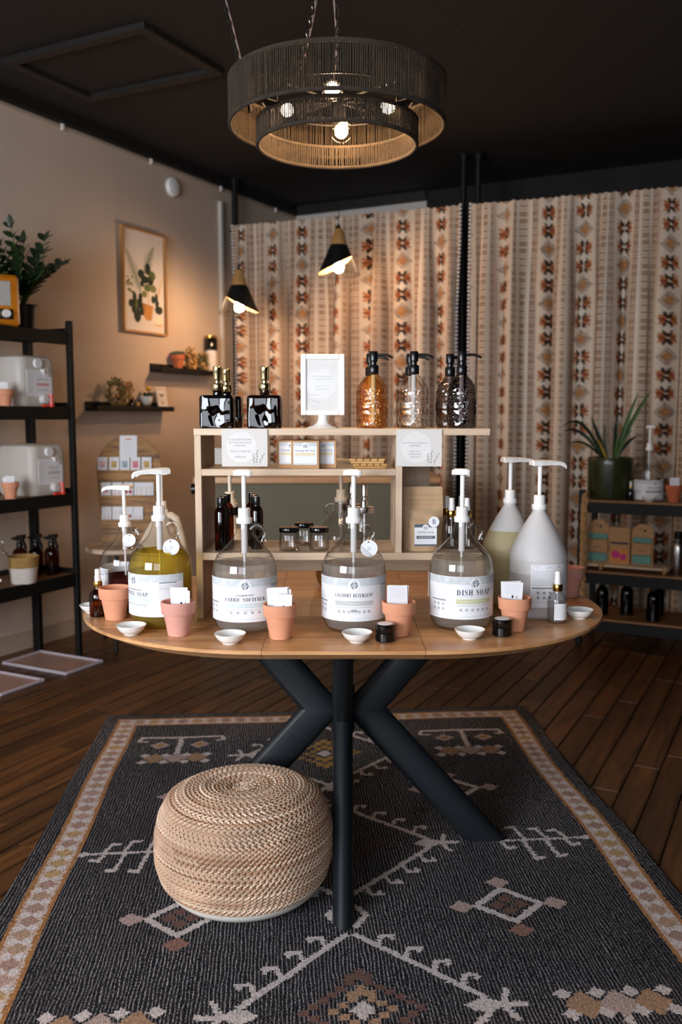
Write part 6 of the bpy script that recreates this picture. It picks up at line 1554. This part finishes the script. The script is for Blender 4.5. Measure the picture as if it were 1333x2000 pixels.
# ------------------------------------------------------------------ earring board on a little round table
sd = at_y(240, 1070, 5.05); SZ = sd.z
ST = at_y(238, 1066, 5.15)
t = thing('side_table', 'small round wooden side table with dark legs by the wall', 'side table', (ST.x, 5.15, 0), 0)
mb = MB(); mb.lathe([(.19, SZ - .03), (.205, SZ - .024), (.205, SZ - .004), (.20, SZ), (1e-5, SZ)], 40); mb.build('tabletop', 'oak', t)
for a in (40, 140, 270): c, s = math.cos(R(a)), math.sin(R(a)); mb = MB(); mb.tube([(.12 * c, .12 * s, SZ - .03), (.19 * c, .19 * s, .001)], .011, 8); mb.build('leg', 'black_paint', t)
BD = 5.16; a0 = at_y(248, 851, BD); a1 = at_y(184, 960, BD); a2 = at_y(313, 960, BD)
bw_, bh = .375, a0.z - SZ
t = thing('earring_board', 'arched wooden board displaying rows of earring cards on the side table', 'display board', ((a1.x + a2.x) / 2, BD, SZ), R(2))
tilt = .16
def lb_(q): return (q[0], q[1] + q[2] * tilt, q[2])
pts = [(-bw_ / 2 * .80, 0), (bw_ / 2 * .80, 0)]
zz = bh - bw_ / 2
pts += [(bw_ / 2 * math.cos(a), zz + bw_ / 2 * math.sin(a)) for a in [PI * i / 24 for i in range(25)]]
mb = MB(); mb.prism(pts, -.009, .009); mb.xf(0, lb_); mb.build('arched_panel', 'board_wood', t)
rowz = [.405 * bh / .62, .245 * bh / .62, .085 * bh / .62]
rowz = [bh * .685, bh * .455, bh * .235]
for z in rowz: mb = MB(); mb.box((0, -.018, z - .006), (bw_ * .9, .02, .011), bev=.001); mb.xf(0, lb_); mb.build('card_rail', 'board_wood', t)
M('print_rose', 'e3b6b4', .8); M('print_red', 'a8323c', .8); M('print_gold', 'c9a468', .8); M('print_blue', '9fb0b8', .8); M('print_coral', 'd9808c', .8); M('bead_black', '1c1a1a', .4)
rows = [[(-.135, 0), (-.075, 1), (-.02, 2), (.035, 3), (.092, 1)], [(-.115, 0), (-.058, 4), (.0, 5), (.055, 6), (.105, 6)], [(-.11, 4), (-.055, 6), (.0, 5), (.052, 4)]]
nm_row = ('top', 'middle', 'bottom'); nm_i = ('first', 'second', 'third', 'fourth', 'fifth')
bo = t
for ri, row in enumerate(rows):
    for ci, (x, kind) in enumerate(row):
        z = rowz[ri]; w_, h_ = .056, .074; loc = Vector(bo.location) + Vector((x * 1.13, (z) * tilt - .020, z))
        c = thing('earring_card', 'earring card, %s from the wall shelf side, %s row of the arched board' % (nm_i[ci], nm_row[ri]), 'card', loc, R(2), 'earring cards on the arched board')
        def f3(q): return (q[0], q[1] + q[2] * .16, q[2])
        mb = MB(); mb.box((0, 0, h_ / 2), (w_, .0016, h_)); mb.xf(0, f3); cd_ = mb.build('card', 'paper', c)
        pr = Print()
        if kind in (0, 1, 2, 3): pr.rect(-.017, .012, .017, .052, {0: 0, 1: 2, 2: 3, 3: 4}[kind], 1); pr.disc(.002, .026, .0045, 5, 2, 9)
        elif kind == 4:
            for sg in (-1, 1): pr.poly([(sg * .012 - .008, .004), (sg * .012 + .008, .004), (sg * .012, .034)], 0, 1)
        elif kind == 5:
            for sg in (-1, 1): pr.disc(sg * .012, .02, .010, 1, 1, 10)
        else:
            for sg in (-1, 1): pr.rect(sg * .012 - .006, .0, sg * .012 + .006, .05, 6, 1)
        pr.build('earrings', ['print_rose', 'print_red', 'print_gold', 'print_blue', 'print_coral', 'bead_black', 'paper_warm'], cd_, lambda a, b, e: f3((a, -.0009 - e * 2, b)))
c = thing('notice_card', 'white notice with an orange heading clipped on top of the arched board', 'notice', Vector(bo.location) + Vector((-.005, bh * .80 * tilt - .0115, bh * .80)), R(2))
mb = MB(); mb.box((0, 0, .063), (.100, .0016, .126)); mb.xf(0, lb_); cd_ = mb.build('sheet', 'paper', c)
pr = Print(); pr.rect(-.018, .100, .018, .108, 9, 1); pr.lines(-.03, .03, .085, 11, .0068, .0012, 3); pr.build('notice_print', LAB + ['tint_orange'], cd_, lambda a, b, e: lb_((a, -.0009 - e, b)))

# ------------------------------------------------------------------ black rack before the curtain
RY = 5.15; ra = at_y(1138, 975, RY); rz1, rz2, rz3 = ra.z, at_y(1146, 1112, RY).z, at_y(1172, 1203, RY).z
t = thing('low_rack', 'low black rack with wooden shelves before the patterned curtain', 'rack', (ra.x, RY, 0), ROT_BACK)
RWid, RDep = 1.0, .36
for x in (0, RWid):
    for y in (0, RDep): mb = MB(); mb.box((x, y, (rz1 + .055) / 2), (.035, .035, rz1 + .055), bev=.003); mb.build('post', 'black_paint', t)
for z in (rz1, rz2, rz3):
    mb = MB(); mb.box((RWid / 2, RDep / 2, z - .007), (RWid - .036, RDep + .02, .014), bev=.001); mb.build('board', 'shelf_wood', t)
    for y in (-.006, RDep + .006): mb = MB(); mb.box((RWid / 2, y, z - .045), (RWid - .036, .016, .06), bev=.001); mb.build('rail', 'black_paint', t)
    for x in (0, RWid): mb = MB(); mb.box((x, RDep / 2, z - .045), (.014, RDep - .036, .06), bev=.001); mb.build('side_rail', 'black_paint', t)
def on_rack(px, y, z):          # place at pixel column px on the line local y
    o = Vector((ra.x, RY)); bx, by = WD; nx, ny = -by, bx
    r_ = ray(px, 1000); # solve for x
    k = None; ox, oy = o.x + nx * y, o.y + ny * y
    # (ox + bx s) / (oy + by s) = r.x / r.y
    m_ = r_.x / r_.y; s = (m_ * oy - ox) / (bx - m_ * by); return Vector((ox + bx * s, oy + by * s, z + .0005))
p = on_rack(1190, .15, rz1); t = thing('planter', 'spiky long-leaved plant in a dark green glazed pot on the low rack', 'plant', p, 0)
mb = MB(); mb.lathe([(.115, 0), (.123, .003), (.125, .01), (.129, .20), (.130, .235), (.128, .238), (.119, .238), (.117, .21)], 40, cap=False); mb.build('glazed_pot', 'pot_green', t)
mb = MB(); mb.lathe([(1e-5, .215), (.117, .213)], 24, cap=False); mb.build('soil', 'straw', t)
def blade(pts, w0, mat):
    mb = MB(); vs = []; n = len(pts)
    for i, q in enumerate(pts):
        q = Vector(q); tt = (Vector(pts[min(i + 1, n - 1)]) - Vector(pts[max(i - 1, 0)])).normalized(); sdv = tt.cross(Vector((0, -1, .2))).normalized(); s = i / (n - 1); ww = w0 * (.55 + .9 * s) * (1 - s ** 2.5) + .0012
        vs += [q - sdv * ww, q + Vector((0, .004, 0)), q + sdv * ww]
    fs = []
    for i in range(n - 1): a = i * 3; fs += [(a, a + 1, a + 4, a + 3), (a + 1, a + 2, a + 5, a + 4)]
    mb.add(vs, fs, 0, True); mb.build('leaf', mat, t)
for (dx, dz, sag, y, w0, mt) in ((.22, .43, .02, .0, .014, 'leaf_green'), (.135, .40, .0, -.04, .013, 'leaf_green'), (.17, .30, .0, .05, .015, 'leaf_dark'), (.10, .22, .03, -.06, .013, 'leaf_green'), (-.29, .37, .16, -.04, .011, 'leaf_dark'), (-.27, .28, .10, .03, .011, 'leaf_dark'), (-.25, .18, .07, -.02, .008, 'leaf_dark'), (-.12, .26, .0, .0, .015, 'leaf_dark'), (-.03, .22, 0, .04, .009, 'leaf_dark'), (-.10, .14, .0, -.06, .009, 'leaf_yellow'), (.05, .30, .0, .05, .013, 'leaf_dark'), (.02, .16, 0, -.05, .012, 'leaf_green'), (.15, .18, .03, .0, .012, 'leaf_dark')):
    x0 = .02 if dx > 0 else -.02
    blade([(x0 + (dx - x0) * (s / 8) ** 1.15, y * s / 8, .21 + dz * (s / 8) - sag * 4 * max(0, s / 8 - .5) ** 2) for s in range(9)], w0, mt)
p = on_rack(1265, .13, rz1); P_hand = soap_label('HAND SOAP', .011, .085, 2, n_icons=6)
growler('glass jug labelled hand soap on the low rack beside the green planter', p, P_hand, R(8), None, .1, R(80), 0, sc=.98, lab_z=(.006, .12), grp='glass jugs on other shelves', lab_half=95)
p = on_rack(1268, .02, rz1); dish('white sample dish before the jug on the low rack', 0, 1900, 1.05).location = p
p = on_rack(1231, .05, rz1); spray('spray_bottle', 'tiny dark spray bottle beside the green planter on the low rack', p, 'glass_dark', None, False, .75)
p = on_rack(1316, .04, rz1); clay_pot('rust clay pot with a card on the low rack', p, 'terracotta_red', 1.05); paper_slips('white card in the rust clay pot on the low rack', (p.x, p.y, p.z + .05), R(-10), 2, .048, .085, 0)
# swing tray with packaged cloths
tc_ = on_rack(1210, .08, rz2); t = thing('rope_swing_tray', 'driftwood tray with rope knots on the middle shelf of the low rack', 'tray', tc_, ROT_BACK)
mb = MB(); mb.box((.03, 0, .028), (.52, .13, .014), bev=.004); mb.build('driftwood_board', 'oak', t)
for x in (-.08, .27): mb = MB(); mb.sphere((x, -.06, .03), .018, 10, 8); mb.tube([(x, -.06, .03), (x - .005, -.066, .003)], [.012, .007], 8); mb.tube([(x, -.05, .012), (x, .055, .012)], .009, 8); mb.build('rope_knot', 'rope', t)
def cloth_pack(label, px, y, w_, h_, kind):
    p = on_rack(px, y, rz2 + .0355); c = thing('cloth_pack', label, 'packaged cloth', p, ROT_BACK, 'packaged cloths on the driftwood tray')
    if kind == 0:
        pts = [(-w_ / 2, 0), (w_ / 2, 0), (w_ / 2, h_ - w_ / 2)] + [(w_ / 2 * math.cos(a), h_ - w_ / 2 + w_ / 2 * math.sin(a)) for a in [PI * i / 12 for i in range(1, 12)]] + [(-w_ / 2, h_ - w_ / 2)]
        mb = MB(); mb.prism(pts, -.003, .003); mb.build('kraft_card', 'kraft', c)
        for z0, z1 in ((.01, .06), (h_ * .55, h_ * .68)): mb = MB(); mb.box((0, -.010, (z0 + z1) / 2), (w_ * .86, .014, z1 - z0), bev=.004); mb.build('folded_cloth', 'teal_cloth', c)
        mb = MB(); mb.box((0, -.0125, h_ * .40), (w_ * .9, .017, h_ * .28), bev=.002); s_ = mb.build('paper_sleeve', 'kraft', c)
        pr = Print(); pr.lines(-.02, .02, h_ * .36, 1, .01, .004, 0, 1); pr.disc(.012, h_ * .84, .008, 0, 1, 10); pr.rect(-.02, h_ * .86, 0, h_ * .875, 0, 1); pr.build('pack_print', ['ink_dark'], s_, lambda a, b, e: (a, (-.0212 if b < h_ * .6 else -.0032) - e, b))
    else:
        mb = MB(); mb.box((0, 0, h_ / 2), (w_, .03, h_), bev=.002); b_ = mb.build('carton', 'kraft', c)
        pr = Print(); pr.rect(-w_ * .42, .012, w_ * .42, .09, 1, 1); pr.build('picture_panel', ['ink_dark', 'tint_orange'], b_, flat_map(-.0153)); pr = Print(); pr.rect(-w_ * .44, .118, w_ * .44, .13, 0, 1); pr.build('title_strip', ['ink_dark'], b_, flat_map(-.0153)); pr = Print(); pr.disc(-w_ * .18, .058, .024, 0, 2, 14); pr.build('pink_blossom', ['pink_print'], b_, flat_map(-.0153)); pr = Print(); pr.disc(w_ * .18, .045, .02, 0, 2, 14); pr.build('pink_blossom', ['pink_print'], b_, flat_map(-.0153))
cloth_pack('rounded kraft pack of teal cloths nearer the hanging rope', 1171, .075, .125, .255, 0); cloth_pack('square kraft carton with a pink picture between the teal packs', 1214, .07, .115, .215, 1); cloth_pack('rounded kraft pack of teal cloths nearer the steel bottle', 1258, .075, .12, .24, 0)
p = on_rack(1328, .10, rz2); t = thing('steel_bottle', 'brushed steel bottle at the edge of the middle rack shelf', 'bottle', p, 0)
mb = MB(); mb.lathe([(.038, 0), (.04, .003), (.04, .15), (.034, .175), (.022, .19), (.02, .2)], 28); mb.build('body', 'steel', t); mb = MB(); mb.lathe([(.023, .198), (.024, .2), (.024, .235), (.02, .24), (1e-5, .24)], 24); mb.build('cap', 'black_plastic', t)
for i, (px, y, nm) in enumerate(((1182, .10, 'first'), (1231, .17, 'second'), (1284, .06, 'third'), (1292, .24, 'rear'))):
    p = on_rack(px, y, rz3); t = thing('dark_bottle', 'dark bottle on the bottom rack shelf, ' + ('%s from the hanging rope' % nm if nm != 'rear' else 'hidden behind the third one'), 'bottle', p, 0, 'dark bottles on the bottom rack shelf')
    mb = MB(); mb.lathe([(.034, 0), (.038, .003), (.038, .13), (.034, .15), (.02, .168), (.014, .172), (.014, .182)], 28); mb.build('bottle', 'glass_dark', t)
    mb = MB(); mb.lathe([(.017, .176), (.0175, .178), (.0175, .2), (.015, .204), (1e-5, .205)], 22); mb.build('cap', 'black_plastic', t)
# macrame rope hanging at the rack corner
q = on_rack(1142, -.03, 0); t = thing('hanging_rope', 'tan macrame rope hung over the low rack corner', 'rope', (q.x, q.y, 0), ROT_BACK)
zt, zb_ = rz1 + .02, rz2 - .14
for k in range(3):
    mb = MB(); ph = k * 2.1; mb.tube([(.011 * math.sin(ph + i * .9), .011 * math.cos(ph + i * .9) + (.02 if i > 22 else 0), zb_ + (zt - zb_) * i / 24) for i in range(25)], .011, 8); mb.build('strand', 'rope', t)
mb = MB(); mb.tube([(0, 0, zt - .01), (.0, .04, zt + .02), (.0, .09, zt + .008)], .016, 10); mb.build('corner_loop', 'rope', t)
mb = MB(); mb.sphere((0, 0, zb_), .026, 12, 8, sc=(1, 1, 1.1)); mb.build('knot', 'rope', t)
for k in range(5): mb = MB(); x = (k - 2) * .012; mb.tube([(x * .5, 0, zb_), (x * 1.6 - .01, -.004, zb_ - .10), (x * 2.2 - .02, 0, zb_ - .19)], [.009, .010, .007], 8); mb.build('tassel', 'rope', t)
